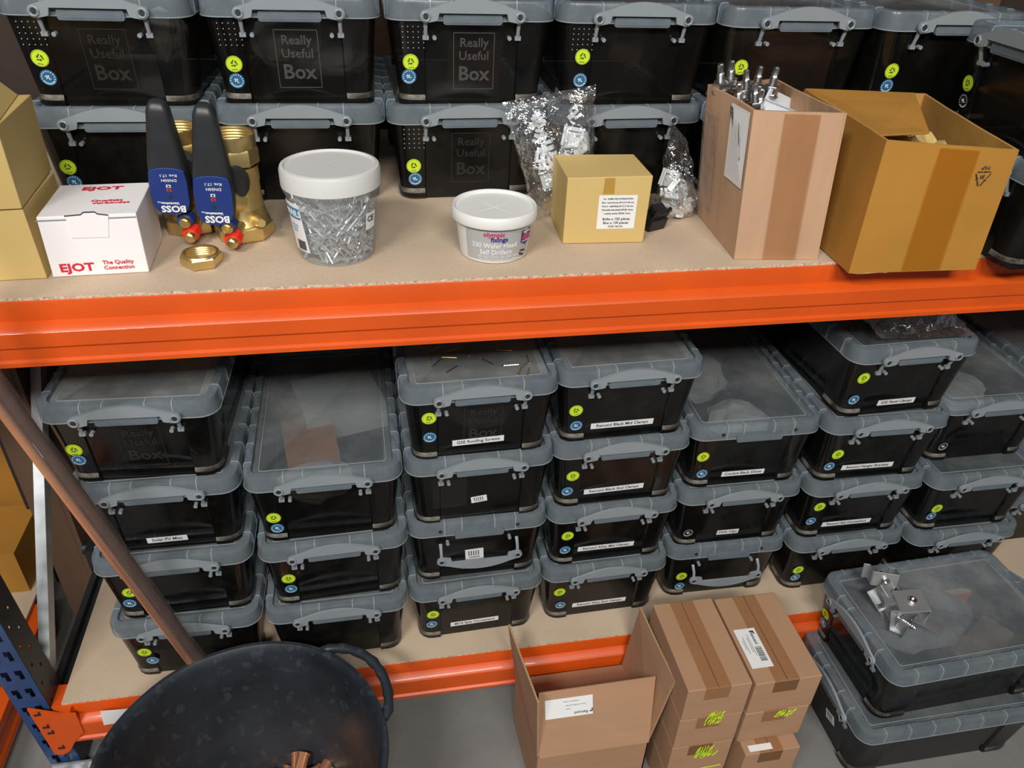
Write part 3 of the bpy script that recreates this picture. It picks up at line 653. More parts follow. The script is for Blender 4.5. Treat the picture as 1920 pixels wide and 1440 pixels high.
ejf('lettering', text_mesh('The Quality\nConnection', .0075, M['red'], .015, sx=1.05), .083, .0135)
ejt('lettering', text_mesh('EJOT', .0165, M['red'], .03, sx=1.45), .060, .097)
ejt('lettering', text_mesh('Qualität\n    verbindet', .0088, M['red'], .02, sx=1.35), .075, .045)
# small yellow carton with white label
sb = rectcorners(1.0314, .1017, .1245, .108, -.04, zt)
sbt = [(p[0]+.002*(i in (1, 2)), p[1], .905+(.002 if i == 1 else 0)) for i, p in enumerate(sb)]
smb = corners_box('yellow_carton', 'small yellow carton with a white printed label in front of the grip bags', 'carton', sb, sbt, M['yellow'], .0012)
ux = Vector((math.cos(-.04), math.sin(-.04), 0)); lab = on_face('printed_label', rect_mesh('printed_label', .058, .052, M['white']), smb, ux*.078+uz*.049, ux, uz, .0004)
lines = ['Vis : 5xMM GSE INTEGRATION', 'Bois : auto-foreuse Ø 6.3 X 60 mm', 'Wood : selfdrilling Ø 6.3 X 60 mm', '+Rondelle étanchéité EPDM 16mm', '+ sealing washer EPDM 16mm']
for k, s in enumerate(lines): obj('lettering', text_mesh(s, .0034, M['ink'], .012), lab, (0, .0205-k*.0056, .0006))
obj('lettering', text_mesh('Boîte x 100 pièces', .0056, M['ink'], .01), lab, (0, -.0105, .0006)); obj('lettering', text_mesh('Box x 100 pieces', .0056, M['ink'], .01), lab, (0, -.0165, .0006)); obj('lettering', text_mesh('NOIR / BLACK', .0036, M['ink'], .01), lab, (0, -.0222, .0006))
tm = MB(); tm.sheet([ux*.054+uz*.077+Vector((0, -.0008, 0)), ux*.071+uz*.077+Vector((0, -.0008, 0)), ux*.070+uz*.101+Vector((0, -.0008, 0)), ux*.055+uz*.101+Vector((0, -.0008, 0))], -.0003); tm.build('tape', M['tape_y'], smb)
# open carton of bolts
def open_carton(name, label, bot, top, m, min_, th=.0035, wav=0.0, nseg=14):
    """walls with thickness and a worn, uneven top edge; corners f, r, br, bl"""
    o = Vector(bot[0]); t = thing(name, label, 'carton', o)
    B_ = [Vector(p)-o for p in bot]; T = [Vector(p)-o for p in top]; cb = sum(B_, Vector())/4; 
    for k, nm in enumerate(('front_wall', 'right_wall', 'back_wall', 'left_wall')):
        a, b_, c, d = B_[k], B_[(k+1) % 4], T[(k+1) % 4], T[k]
        nrm = ((b_-a).cross(d-a)).normalized(); out, inn = [], []
        bm = MB(); rows = 8; G = []
        for j in range(rows+1):
            v = j/rows; row = []
            for i in range(nseg+1):
                u = i/nseg; p = (a.lerp(b_, u)).lerp(d.lerp(c, u), v)
                e = min(u, 1-u)*2; bulge = wav*noise.noise(Vector((u*2.5+k*5, v*2.5, k)))*e*v*2
                if j == rows: p = p+Vector((0, 0, noise.noise(Vector((u*6+k*9, 1.5, 0)))*.35*wav*e))
                row.append(p+nrm*bulge)
            G.append(row)
        n = nseg+1
        vs = [p for r in G for p in r]+[p-nrm*th for r in G for p in r]; N_ = n*(rows+1); fs = []; mi = []
        for j in range(rows):
            for i in range(nseg):
                q = j*n+i; fs.append((q, q+1, q+1+n, q+n)); mi.append(0); fs.append((q+N_, q+n+N_, q+1+n+N_, q+1+N_)); mi.append(1)
        for i in range(nseg): q = rows*n+i; fs.append((q, q+1, q+1+N_, q+N_)); mi.append(1)
        for j in range(rows):
            for i in (0, nseg): q = j*n+i; fs.append((q, q+n, q+n+N_, q+N_)); mi.append(0)
        bm.add(vs, fs); bm.m = mi; bm.build(nm, [m, min_], t, 30)
    bm = MB(); bm.hexa([p+Vector((0, 0, .0005)) for p in B_], [p+Vector((0, 0, .004)) for p in B_]); bm.build('base', min_, t)
    return t
bb_b = [(1.2725, .0237, zt), (1.3994, .0117, zt), (1.411, .190, zt), (1.2841, .2013, zt)]
bb_t = [(1.256, .024, 1.018), (1.375, -.002, 1.020), (1.350, .158, 1.028), (1.237, .140, 1.024)]
bolt = open_carton('open_carton', 'brown open carton full of long bolts on the upper shelf', bb_b, bb_t, M['kraft_lt'], M['kraft_in'], .003, .003)
O = Vector(bb_b[0])
def quad_pt(b4, t4, u, v, O): 
    a, b_, c, d = [Vector(p)-O for p in (b4[0], b4[1], t4[1], t4[0])]; return a.lerp(b_, u).lerp(d.lerp(c, u), v)
def face_strip(parent, b4, t4, O, i0, i1, u0, u1, v0, v1, m, name, off=.0028, nseg=5, label=None):
    a, b_, c, d = [Vector(p)-O for p in (b4[i0], b4[i1], t4[i1], t4[i0])]
    nrm = (b_-a).cross(d-a).normalized(); f = lambda u, v: a.lerp(b_, u).lerp(d.lerp(c, u), v)+nrm*off
    bm = MB(); bm.sheet([f(u0, v0), f(u1, v0), f(u1, v1), f(u0, v1)], .0003); o = bm.build(name, m, parent)
    if label: o['label'] = label
    ctr = f((u0+u1)/2, (v0+v1)/2)+nrm*.0004
    return o, ctr, (b_-a).normalized(), (d-a).normalized(), f
face_strip(bolt, bb_b, bb_t, O, 0, 1, .33, .72, .01, .99, M['tape'], 'parcel_tape', .0035)
face_strip(bolt, bb_b, bb_t, O, 3, 0, .02, .35, .1, .85, M['clear_tape'], 'clear_tape', .0036)
lb, ctr, uu, vv, f_ = face_strip(bolt, bb_b, bb_t, O, 3, 0, .62, .99, .50, .985, M['white'], 'shipping_label', .0036)
bm = MB()
random.seed(3)
for k in range(26):
    if 9 < k < 12: continue
    bm.box((0.0, k*.0022-.006, 0), (.012, .0006+random.random()*.0009, .0003))
bm.box((.028, .02, 0), (.0014, .03, .0003)); bm.box((.030, -.02, 0), (.0014, .016, .0003))
on_face('barcode', bm.mesh('barcode', M['ink']), lb, ctr-uu*.018, uu, vv, .0006)
on_face('lettering', text_mesh('Renusol', .011, M['ink'], .01), lb, ctr-vv*.032-uu*.002, -vv, uu, .0006)
bm = MB()
for k in range(4): bm.box((k*.005-.004, .01-k*.003, 0), (.0005, .05-k*.006, .0003))
on_face('fine_print', bm.mesh('fine_print', M['content_g']), lb, ctr+uu*.003, uu, vv, .0006)
bm = MB(); bm.sheet([Vector(p)-O for p in ((1.392, .03, .90), (1.394, .06, .90), (1.392, .07, .96), (1.388, .045, .965))], .0005); bm.build('torn_label', M['white'], bolt)
# bolts standing in it
def bolt_mesh():
    bm = MB(); bm.lathe([(.0001, .050), (.0062, .050), (.0064, .054), (.0064, .105)], 14, cap0=False)
    bm.lathe([(.0064, .105), (.0118, .105), (.0118, .1075), (.0064, .1075)], 18)       # washer
    bm.lathe([(.0064, .1075), (.0100, .1078), (.0104, .109), (.0104, .117), (.0098, .1185), (.005, .1185)], 6)   # hex nut
    z = .1185; pr = []
    for k in range(7): pr += [(.0050, z+k*.0016), (.0056, z+k*.0016+.0008)]
    bm.lathe(pr+[(.0050, z+.0115)], 12); bm.lathe([(.0050, z+.0115), (.0044, z+.0125), (.0042, z+.022), (.0030, z+.0235), (.0001, z+.0235)], 6)
    return bm
BOLT = bolt_mesh().mesh('long_bolt', M['steel'], 30)
bolts = [(1.243, .122, 1.056, -12, 4), (1.259, .122, 1.060, -8, 3), (1.273, .102, 1.052, -10, -3), (1.262, .095, 1.036, -12, 3), (1.278, .078, 1.040, -10, -3), (1.293, .085, 1.031, -2, 3),
         (1.305, .124, 1.052, 1, 2), (1.317, .100, 1.056, 4, 2), (1.306, .104, 1.012, 0, 4), (1.270, .128, 1.012, -8, 2)]
for k, (x, y, z, ry, rx) in enumerate(bolts):
    m_ = Matrix.Rotation(R_(ry), 4, 'Y') @ Matrix.Rotation(R_(rx), 4, 'X') @ Matrix.Rotation(k, 4, 'Z')
    m_ = Matrix.Translation(Vector((x, y, z))-(m_ @ Vector((0, 0, .142*1.06)))) @ m_ @ Matrix.Scale(1.06, 4)
    o = obj('long_bolt', BOLT); o.matrix_world = m_; tag(o, 'long stainless bolt with nut and washer standing in the brown carton', 'bolt', 'long bolts in the brown carton')
bm = MB()
for c, d in (((0, 0, 0), (.075, .05, .003)), ((-.036, 0, -.012), (.003, .05, .026)), ((.036, 0, -.012), (.003, .05, .026)), ((0, .024, .008), (.075, .003, .016))): bm.box(c, d)
o = bm.build('metal_bracket', M['bracket']); o.location = (1.345, .085, 1.000); o.rotation_euler = (.1, .35, .5); tag(o, 'pale metal bracket lying beside the bolts in the brown carton', 'bracket')
# mustard open carton
yb_b = [(1.4194, -.0415, zt+.0015), (1.619, -.0481, zt+.0015), (1.635, .185, zt+.0015), (1.432, .2, zt+.0015)]
yb_t = [(1.4150, -.0430, .996), (1.600, -.062, .986), (1.628, .190, .998), (1.431, .213, 1.0)]
must = open_carton('open_carton', 'large mustard yellow open carton overhanging the upper shelf edge', yb_b, yb_t, M['mustard'], M['mustard_in'], .0035, .003)
O = Vector(yb_b[0])
face_strip(must, yb_b, yb_t, O, 0, 1, .40, .70, .02, .98, M['tape_m'], 'parcel_tape', .0032)
bm = MB(); bm.sheet([Vector(p)-O for p in ((1.431, .210, .999), (1.426, -.012, .991), (1.534, .033, .980), (1.610, .192, .996))], .003); bm.build('flap', M['mustard'], must, bevel=.001)
bm = MB(); n = 18
vs = []
for i in range(n+1):
    x = .006+.19*i/n; vs += [(x, -.0015+noise.noise(Vector((x*50, 0, 0)))*.0025, -.0005+noise.noise(Vector((x*80, 4, 0)))*.0022), (x, .006, .003)]
bm.add(vs, [(2*i, 2*i+2, 2*i+3, 2*i+1) for i in range(n)]); bm.build('torn_edge', M['kraft_in'], must)
fn = quad_pt(yb_b, yb_t, .79, .77, O); ux = (Vector(yb_b[1])-Vector(yb_b[0])).normalized()
bm = MB()
tri = [Vector((0, -.012, 0)), Vector((.0125, .0095, 0)), Vector((-.0125, .0095, 0))]
for k in range(3):
    a, b_ = tri[k], tri[(k+1) % 3]
    for (s0, s1) in ((.12, .42), (.58, .88)): bm.tube([a.lerp(b_, s0), a.lerp(b_, s1)], .0007, 5)
    d = (b_-a).normalized(); nrm = Vector((-d.y, d.x, 0)); c = a.lerp(b_, .42); bm.add([c+nrm*.0019, c-nrm*.0019, c+d*.0036], [(0, 1, 2)])
sy = on_face('recycling_symbol', bm.mesh('recycling_symbol', M['ink']), must, fn, ux, (0, -.02, 1), .0012)
obj('lettering', text_mesh('20', .0070, M['ink'], .0), sy, (0, .003, .0004), (0, 0, math.pi)); obj('lettering', text_mesh('PAP', .0075, M['ink'], .0), sy, (0, .0155, .0004), (0, 0, math.pi))
bm = bmesh.new(); bmesh.ops.create_grid(bm, x_segments=14, y_segments=14, size=.5)
for v in bm.verts: v.co = Vector((v.co.x*.12, v.co.y*.16, noise.noise(v.co*6)*.02+noise.noise(v.co*14)*.008))
me = bpy.data.meshes.new('crumpled_paper'); bm.to_mesh(me); bm.free(); me.materials.append(M['yellow'])
o = obj('crumpled_paper', me, None, (1.535, .04, .955)); o.modifiers.new('t', 'SOLIDIFY').thickness = .001; tag(o, 'crumpled pale paper inside the mustard carton', 'paper')
bm = MB(); bm.box((0, 0, 0), (.15, .2, .10)); bm.box((0, 0, .05), (.15, .03, .001)); o = bm.build('inner_carton', M['kraft_in'], bevel=.002); o.location = (1.53, .07, .862); tag(o, 'plain packet under the paper in the mustard carton', 'packet')

# ------------------------------------------------------------------ brass valves
def valve(name, label, x, y, yaw, hx, hy, lean, gz=.051, gs=.94):
    t = thing(name, label, 'valve', (x, y, zt), yaw)
    bm = MB(); bm.lathe([(.030, 0), (.040, .001), (.0425, .004), (.0425, .020), (.039, .024)], 8); bm.lathe([(.039, .024), (.0365, .030), (.0345, .036), (.0325, .046)], 32); bm.lathe([(.030, 0), (.0295, .03)], 24)
    bm.build('base_union', M['brass'], t, 30)
    bm = MB(); bm.lathe([(.0325, .046), (.031, .060), (.031, .082), (.0322, .084), (.0315, .104), (.0335, .106)], 32)
    bm.tube([(0, -.018, .058), (hx*.8, hy+.012, .070)], [.019, .014], 16); bm.tube([(.02, -.02, .03), (.032, -.048, .035)], [.009, .006], 10); bm.build('valve_body', M['brass_cast'], t, 40)
    bm = MB(); bm.lathe([(.032, .106), (.0355, .109), (.0355, .127), (.0335, .131)], 8); bm.lathe([(.0335, .131), (.0340, .147), (.0335, .150), (.0320, .149)], 32)
    pr = [(.0325, .149)]
    for k in range(7): pr += [(.0308, .147-k*.004), (.0322, .145-k*.004)]
    bm.lathe(pr+[(.029, .118), (.026, .09), (.001, .088)], 32); bm.build('threaded_socket', M['brass'], t, 30)
    # long grip: outline in the plane facing the viewer, thick, tapering to the top
    secs = [(-.004, .0235, .016), (.012, .0262, .019), (.045, .0270, .020), (.070, .0255, .019), (.10, .0215, .017), (.13, .0175, .015), (.150, .0150, .014), (.160, .0110, .011), (.1635, .006, .006)]
    def ring(z, hw, hd, n=20):
        out = []
        for k in range(n):
            a = 2*math.pi*k/n; ca, sa = math.cos(a), math.sin(a); e = .55
            out.append((math.copysign(abs(ca)**e, ca)*hw, math.copysign(abs(sa)**e, sa)*hd, z))
        return out
    g = MB(); g.loft([ring(*s_) for s_ in secs]); gr = g.build('grip', M['hblack'], t, 50); gr.location = (hx, hy, gz); gr.scale = (.96, .96, gs); gr.rotation_euler = lean
    # round wheel at the back of the grip
    g = MB(); g.lathe([(.004, 0), (.030, .0), (.034, .006), (.034, .020), (.028, .026), (.004, .026)], 18); wh = g.build('hand_wheel', M['hblack'], gr, 30); wh.location = (.012, .046, .040); wh.rotation_euler = (R_(90), 0, 0)
    outl = []
    for k in range(17):
        a = math.pi*k/16; outl.append((.0235*math.cos(a), .062+.007*math.sin(a)))
    outl += [(-.0255, .045), (-.0245, .012)]
    for k in range(9):
        a = math.pi+math.pi*k/8; outl.append((.0215*math.cos(a), .004+.0105*math.sin(a)))
    outl += [(.0245, .012), (.0255, .045)]
    g = MB(); g.extr(outl, -.0212, -.015); fp_ = g.build('blue_face_plate', M['hblue'], gr, bevel=.0008)
    for s_, sz, z_, b_, sx in (('BOSS', .0145, .004, .035, 1.0), ('Ventari', .006, .0125, .01, 1.0), ('DN50H', .0058, .050, .01, 1.1), ('Kvs: 17.1', .0058, .0575, .01, 1.1)):
        q = obj('lettering', text_mesh(s_, sz, M['white'], b_, sx=sx), fp_, (.002, -.0218, z_)); q.rotation_euler = (Matrix.Rotation(R_(90), 3, 'X') @ Matrix.Rotation(math.pi, 3, 'Z')).to_euler()
    g = MB(); g.tube([(.000, -.0218, .0225), (.000, -.0212, .0225)], .0028, 12); g.build('setting_hole', M['dark_hole'], fp_)
    for z_, m_ in ((.034, M['redp']), (.0405, M['white'])):
        g = MB(); g.box((.000, -.0215, z_), (.006, .0006, .0042)); g.build('setting_window', m_, fp_)
        g = MB(); g.box((.000, -.0219, z_), (.003, .0004, .0026)); g.build('digit', M['ink'], fp_)
    g = MB(); g.extr([(.010, .014), (-.012, .012), (-.014, .015), (-.018, .0155), (-.018, .0140), (.010, .0125)], -.0216, -.0212); g.build('swoosh', M['white'], fp_)
    # test points under the grip
    for (a, c, ml, nm) in (((hx+.012, hy-.018, .037), (hx+.020, hy+.02, .044), M['hblue'], 'blue_test_point'), ((hx+.016, hy-.022, .017), (hx+.026, hy+.016, .030), M['redp'], 'red_test_point')):
        a, c = Vector(a), Vector(c); d = (c-a).normalized()
        g = MB(); g.tube([a+d*.006, a+d*.020], .0105, 8); g.box(a+d*.012+Vector((-.007, 0, -.002)), (.012, .012, .012)); tp_ = g.build(nm, ml, t, 30)
        g = MB(); g.tube([a-d*.003, a-d*.001, a+d*.007], [.0065, .0080, .0080], 16); g.tube([a+d*.02, c], .0065, 12); g.build('brass_cap', M['brass'], tp_, 30)
    return t
valve('balancing_valve', 'brass valve with black and blue grip, right one, beside the nail tub', .565, .180, 0.0, -.024, -.052, (R_(4), R_(3.0), 0.02))
valve('balancing_valve', 'brass valve with black and blue grip, left one, behind the white carton corner', .487, .214, 0.0, -.006, -.060, (R_(4), R_(2.5), .03), .058, .89)
# brass nut
t = thing('brass_nut', 'flat brass hexagonal nut lying in front of the valves', 'nut', (.518, .082, zt), .25)
bm = MB(); bm.lathe([(.0205, 0), (.0265, .0008), (.0275, .003), (.0275, .013), (.026, .015)], 6); bm.build('hex_ring', M['brass'], t, 20)
bm = MB(); pr = [(.0255, .0150), (.024, .0175), (.0215, .0175)]
for k in range(5): pr += [(.0200, .0165-k*.003), (.0208, .0150-k*.003)]
bm.lathe(pr+[(.0200, 0)], 32); bm.build('threaded_bore', M['brass'], t, 30)

# ------------------------------------------------------------------ round tubs
def wrap(me, R0, z0, slope, cx=0):   # bend a flat xy mesh around a cone about z, facing -Y
    m2 = me.copy()
    for v in m2.vertices:
        a = v.co.x/R0+cx; z = z0+v.co.y; r = R0+slope*(z-z0)+v.co.z
        v.co = Vector((r*math.sin(a), -r*math.cos(a), z))
    return m2
def patch(a0, a1, z0, z1, R0, slope, off, m, name='label', n=14, skew=0):
    bm = MB(); g = []
    for j in range(5):
        z = z0+(z1-z0)*j/4
        for i in range(n+1):
            a = a0+(a1-a0)*i/n+skew*(j/4); r = R0+slope*z+off; g.append((r*math.sin(a), -r*math.cos(a), z))
    bm.add(g, [(j*(n+1)+i, j*(n+1)+i+1, (j+1)*(n+1)+i+1, (j+1)*(n+1)+i) for j in range(4) for i in range(n)])
    return bm.mesh(name, m, 60)
tub = thing('nail_tub', 'clear round tub with a frosted white lid, full of zinc nails', 'tub', (.700, .104, zt), -.15)
R0, SL = .053, .105
bm = MB(); bm.lathe([(.046, .0), (.051, .001), (.053, .005), (R0+SL*.09, .09), (R0+SL*.098+.003, .099), (R0+SL*.1+.003, .108)], 48, cap0=True); bm.build('tub_wall', M['tubclear'], tub, 40)
bm = MB(); bm.lathe([(.0655, .102), (.0672, .103), (.0672, .124), (.0655, .128), (.0615, .129), (.0600, .1275), (.059, .1262), (.001, .1258)], 48); bm.build('lid', M['tublid'], tub, 40)
lb = obj('paper_label', patch(-1.10, -.52, .018, .088, R0, SL, .0008, M['white'], 'paper_label', skew=-.10), tub)
obj('blue_band', patch(-1.14, -.62, .066, .082, R0, SL, .0012, M['bluelab'], 'blue_band', skew=0), lb)
obj('lettering', wrap(text_mesh('NAILS', .0125, M['white'], .02), R0+SL*.074+.0016, .0735, SL, -.84), lb)
bm = MB()
for k in range(9): bm.box((-.008+k*.0019, 0, 0), (.0009 if k % 3 else .0013, .014, .0002))
obj('barcode', wrap(bm.mesh('barcode', M['ink']), R0+.0045, .028, SL, -.74), lb)
bm = MB()
for k in range(3): bm.box((0, -.004*k, 0), (.016-.003*k, .0012, .0002))
obj('fine_print', wrap(bm.mesh('fine_print', M['bluelab']), R0+.0075, .056, SL, -.88), lb)
l2 = obj('mark_label', patch(.95, 1.30, .048, .072, R0, SL, .0008, M['white'], 'mark_label'), tub)
obj('lettering', wrap(text_mesh('CE', .0115, M['ink'], .01), R0+SL*.063+.0014, .063, SL, 1.10), l2)
bm = MB(); bm.tube([(0, 0, 0), (0, 0, .040)], .0015, 5); bm.lathe([(.0001, .0415), (.0054, .0412), (.0054, .0402), (.0015, .0393)], 8)
NAIL = bm.mesh('roofing_nail', M['nail'], 40)
random.seed(11); GN = 'zinc nails in the clear tub'
for k in range(285):
    z = .006+random.random()*.078; a = random.uniform(-math.pi*.62, math.pi*.62) if k < 235 else random.uniform(0, 6.28)
    rmax = R0+SL*z-.009; r = rmax*(1-random.random()**1.6*.35)
    p = Vector((r*math.sin(a), -r*math.cos(a), z))
    tang = Vector((math.cos(a), math.sin(a), 0)); d = (tang*random.uniform(-1, 1)+Vector((0, 0, random.uniform(-1, 1)))+Vector((math.sin(a), -math.cos(a), 0))*random.uniform(-.25, .1)).normalized()
    if d.length < .1: d = Vector((0, 0, 1))
    q = d.to_track_quat('Z', 'Y').to_matrix().to_4x4(); h = 20e-3
    for _ in range(6):
        ends = [p-d*h, p+d*h]
        for e in ends:
            er = math.hypot(e.x, e.y); mx = R0+SL*e.z-.0055
            if er > mx: p = p-Vector((e.x, e.y, 0))*((er-mx)/er)
            if e.z < .003: p.z += .003-e.z
            if e.z > .094: p.z -= e.z-.094
    o = obj('roofing_nail', NAIL); o.matrix_world = Matrix.Translation(Vector((.700, .104, zt))+p-d*h) @ q
    tag(o, 'zinc flat-headed nail in the clear round tub', 'nail', GN)
# white tub
tb = thing('fixings_tub', 'low white round tub of self drillers with a printed grey band', 'tub', (.924, .090, zt), -.03)
R1, S1 = .0490, .115
bm = MB(); bm.lathe([(.044, 0), (.0485, .001), (R1, .004), (R1+S1*.056, .056)], 48, cap0=True); bm.build('tub_wall', M['whitep'], tb, 40)
bm = MB(); bm.lathe([(.0580, .0545), (.0610, .055), (.0618, .057), (.0610, .069), (.0590, .0712), (.0570, .0705), (.0555, .0665), (.001, .0660)], 48)
for k in range(2): bm.box((0, 0, .0661), (.1, .0012, .0006), Matrix.Rotation(R_(90*k+35), 3, 'Z'))
bm.build('lid', M['whitep'], tb, 40)
pb = obj('printed_band', patch(-.92, 1.02, .006, .054, R1, S1, .0007, M['ogrey'], 'printed_band', 26), tb)
def wt(s, size, m, z, c, bold=.01, sx=1, off=.0012): obj('lettering', wrap(text_mesh(s, size, m, bold, sx=sx), R1+S1*z+off, z, S1, c), pb)
wt('olympic', .0098, M['olred'], .0460, -.12, .02); wt('fixings', .0098, M['opurple'], .0385, .02, .02)
wt('330 Wafer Head', .0104, M['white'], .0285, -.10, .012, .95); wt('Self Drillers', .0104, M['white'], .0185, -.06, .012, .95)
wt('40 x 4.2 x 13mm, 130 x 4.8 x 16mm', .0042, M['white'], .0115, .05, 0); wt('90 x 5.5 x 25mm, 90 x 5.5 x 40mm', .0042, M['white'], .0065, .05, 0)
bg = MB(); pol = [(-.011, .011), (.011, .011), (.011, -.007), (.0, -.0125), (-.011, -.007)]
bg.loft([[(x, y, 0) for x, y in pol], [(x, y, .0003) for x, y in pol]]); sh_ = obj('badge', wrap(bg.mesh('badge', M['opurple']), R1+.0047+.0008, .036, S1, .86), pb)
bg = MB(); bg.box((0, -.0002, 0), (.0185, .007, .0003)); obj('badge_band', wrap(bg.mesh('badge_band', M['olred']), R1+.0047+.0014, .0365, S1, .86), sh_)
wt('Pozi Head', .0040, M['white'], .0440, .86, .01, off=.0018); wt('For Professional', .0026, M['white'], .0300, .86, .0, off=.0018)
for k in range(3):
    bg = MB(); bg.box((0, 0, 0), (.011, .0028, .0004), Matrix.Rotation(R_(-25+15*k), 3, 'Z')); obj('printed_screw', wrap(bg.mesh('printed_screw', M['ink']), R1+.0026, .010+k*.005, S1, .74+.05*k), pb)

# black plastic bit behind the small carton
t = thing('plastic_connector', 'black plastic connector lying right of the small yellow carton', 'connector', (1.188, .152, zt), .4)
bm = MB(); bm.box((0, 0, .012), (.034, .030, .022), Matrix.Rotation(.3, 3, 'X')); bm.box((.004, -.006, .028), (.024, .022, .014), Matrix.Rotation(.5, 3, 'X')); bm.build('housing', M['plastic_black'], t, bevel=.001)
for dx in (-.012, .014):
    bm = MB(); bm.tube([(dx, -.012, .020), (dx+.002, -.020, .036)], .003, 6); bm.build('prong', M['plastic_black'], t)

# ------------------------------------------------------------------ clear bags
def film_bag(name, label, cs, th, seed, amp=.012, puff=None, nx=26, ny=26, freq=5, mt='film'):
    """two crumpled film sheets between four corner points (tl, tr, br, bl)"""
    tl, tr, br, bl = [Vector(c) for c in cs]; o0 = bl; nrm = (tr-tl).cross(bl-tl).normalized()
    t = thing(name, label, 'bag', o0); bm = MB()
    for sgn in (-1, 1):
        g = []
        for j in range(ny+1):
            v = j/ny
            for i in range(nx+1):
                u = i/nx; p = tl.lerp(tr, u).lerp(bl.lerp(br, u), v)
                e = min(1, 6*min(u, 1-u))*min(1, 6*min(v+.0, 1-v)); pf_ = puff(u, v) if puff else 1
                q = Vector((u*freq, v*freq, seed+sgn*3))
                n1 = noise.noise(q)+.5*abs(noise.noise(q*2.3))+.25*noise.noise(q*5)
                p = p+nrm*sgn*(th*.5*e*pf_+amp*n1*e*.8)
                p = p+(tr-tl).normalized()*noise.noise(q*1.7)*amp*.6*(1 if v > .12 else 0)
                g.append(p-o0)
        n = nx+1; bm.add(g, [(j*n+i, j*n+i+1, (j+1)*n+i+1, (j+1)*n+i) for j in range(ny) for i in range(nx)])
    s_ = bm.build('film', M[mt], t, 40)
    return t, lambda u, v, d=0: tl.lerp(tr, u).lerp(bl.lerp(br, u), v)+nrm*d
def grip_strip(t, f, v, m):
    bm = MB(); 
    for dv in (0, .018): bm.tube([f(k/8, v+dv)-t.location for k in range(9)], .0009, 5)
    bm.build('grip_seal', m, t)
def tiny_clip():
    bm = MB(); bm.box((0, 0, 0), (.020, .005, .004)); bm.box((-.008, 0, .007), (.004, .005, .012)); bm.box((.008, 0, .007), (.004, .005, .012)); bm.box((0, 0, .004), (.005, .007, .014)); bm.box((0, 0, -.006), (.008, .004, .009)); return bm
CLW, CLG = tiny_clip().mesh('clip', M['clip_w']), tiny_clip().mesh('clip', M['clip'])
def plate_clip(m):
    bm = MB(); bm.box((0, 0, 0), (.030, .003, .034)); bm.box((0, -.004, .012), (.030, .008, .003)); bm.box((0, -.004, -.012), (.030, .008, .003)); bm.box((.012, -.004, 0), (.003, .006, .020)); return bm.mesh('plate_clip', m)
PCW, PCG = plate_clip(M['clip_w']), plate_clip(M['clip'])
bA, fA = film_bag('grip_bag', 'large clear grip seal bag of white clips standing behind the small yellow carton', [(.958, .245, .975), (1.102, .245, 1.000), (1.108, .225, .84), (1.010, .195, .806)], .040, 1.0, .013, lambda u, v: .3+v*1.1)
grip_strip(bA, fA, .05, M['film'])
random.seed(5); ga = 'white and grey clips in the large grip seal bag'
for (u, v, k, s_) in ((.30, .22, 0, 1.1), (.33, .34, 0, 1.0), (.36, .46, 0, 1.2), (.28, .55, 0, 1.2), (.38, .60, 0, 1.1), (.74, .22, 2, .9), (.72, .42, 1, 1), (.80, .50, 1, 1), (.66, .52, 3, 1), (.55, .62, 3, .9), (.35, .72, 3, 1), (.5, .78, 2, .8), (.6, .88, 3, .9), (.42, .92, 0, .9), (.7, .72, 3, 1.0), (.45, .84, 0, 1.0)):
    o = obj('plastic_clip', (CLW, PCW, CLG, PCG)[k]); o.location = fA(u, v, random.uniform(-.006, .006)); o.rotation_euler = [random.uniform(-.6, .6), random.uniform(-1.4, 1.4), random.uniform(-.5, .5)]; o.scale = (s_,)*3
    tag(o, 'small plastic clip inside the large grip seal bag', 'clip', ga)
bB, fB = film_bag('grip_bag', 'smaller clear grip seal bag of pale clips leaning on the brown carton of bolts', [(1.222, .215, .950), (1.262, .235, .915), (1.268, .185, .808), (1.205, .175, .806)], .036, 9.0, .011, lambda u, v: .2+v*1.2)
bm = MB(); grip_strip(bB, fB, .5, M['film'])
gb = 'pale clips in the smaller grip seal bag'
for (u, v, k, s_) in ((.2, .55, 3, .9), (.32, .62, 1, .8), (.55, .58, 0, .9), (.75, .62, 0, 1), (.88, .7, 0, 1.0), (.6, .74, 2, 1), (.3, .78, 3, .9), (.45, .9, 2, .9), (.8, .85, 0, .9), (.92, .86, 1, .7), (.15, .72, 0, .9), (.66, .93, 0, .9)):
    o = obj('plastic_clip', (CLW, PCW, CLG, PCG)[k]); o.location = fB(u, v, random.uniform(-.006, .006)); o.rotation_euler = [random.uniform(-.6, .6), random.uniform(-1.4, 1.4), random.uniform(-.5, .5)]; o.scale = (s_,)*3
    tag(o, 'small plastic clip inside the smaller grip seal bag', 'clip', gb)
# bag on the GSE Panel Clamps lid
zf = zl(4)+.1565
bC, fC = film_bag('film_bag', 'crumpled clear film bag lying on the lid of the GSE Panel Clamps box', [(1.590, .26, zf+.045), (1.765, .26, zf+.048), (1.790, .072, zf+.008), (1.612, .080, zf+.008)], .030, 21.0, .022, nx=56, ny=48, freq=9, mt='film_milky')
for (u, v, r) in ((.82, .62, .5), (.80, .75, .9), (.25, .72, 2.0), (.3, .55, .3), (.6, .45, 1.1)):
    bm = MB(); bm.box((0, 0, 0), (.022, .007, .002)); bm.box((.009, 0, .003), (.003, .007, .006)); o = obj('metal_strip', bm.mesh('metal_strip', M['bracket'] if u > .5 else M['content_b'])); o.location = fC(u, v, .004); o.rotation_euler = (.1, .2, r)
    tag(o, 'small metal piece inside the film bag on the GSE Panel Clamps lid', 'bracket', 'metal pieces in the film bag')

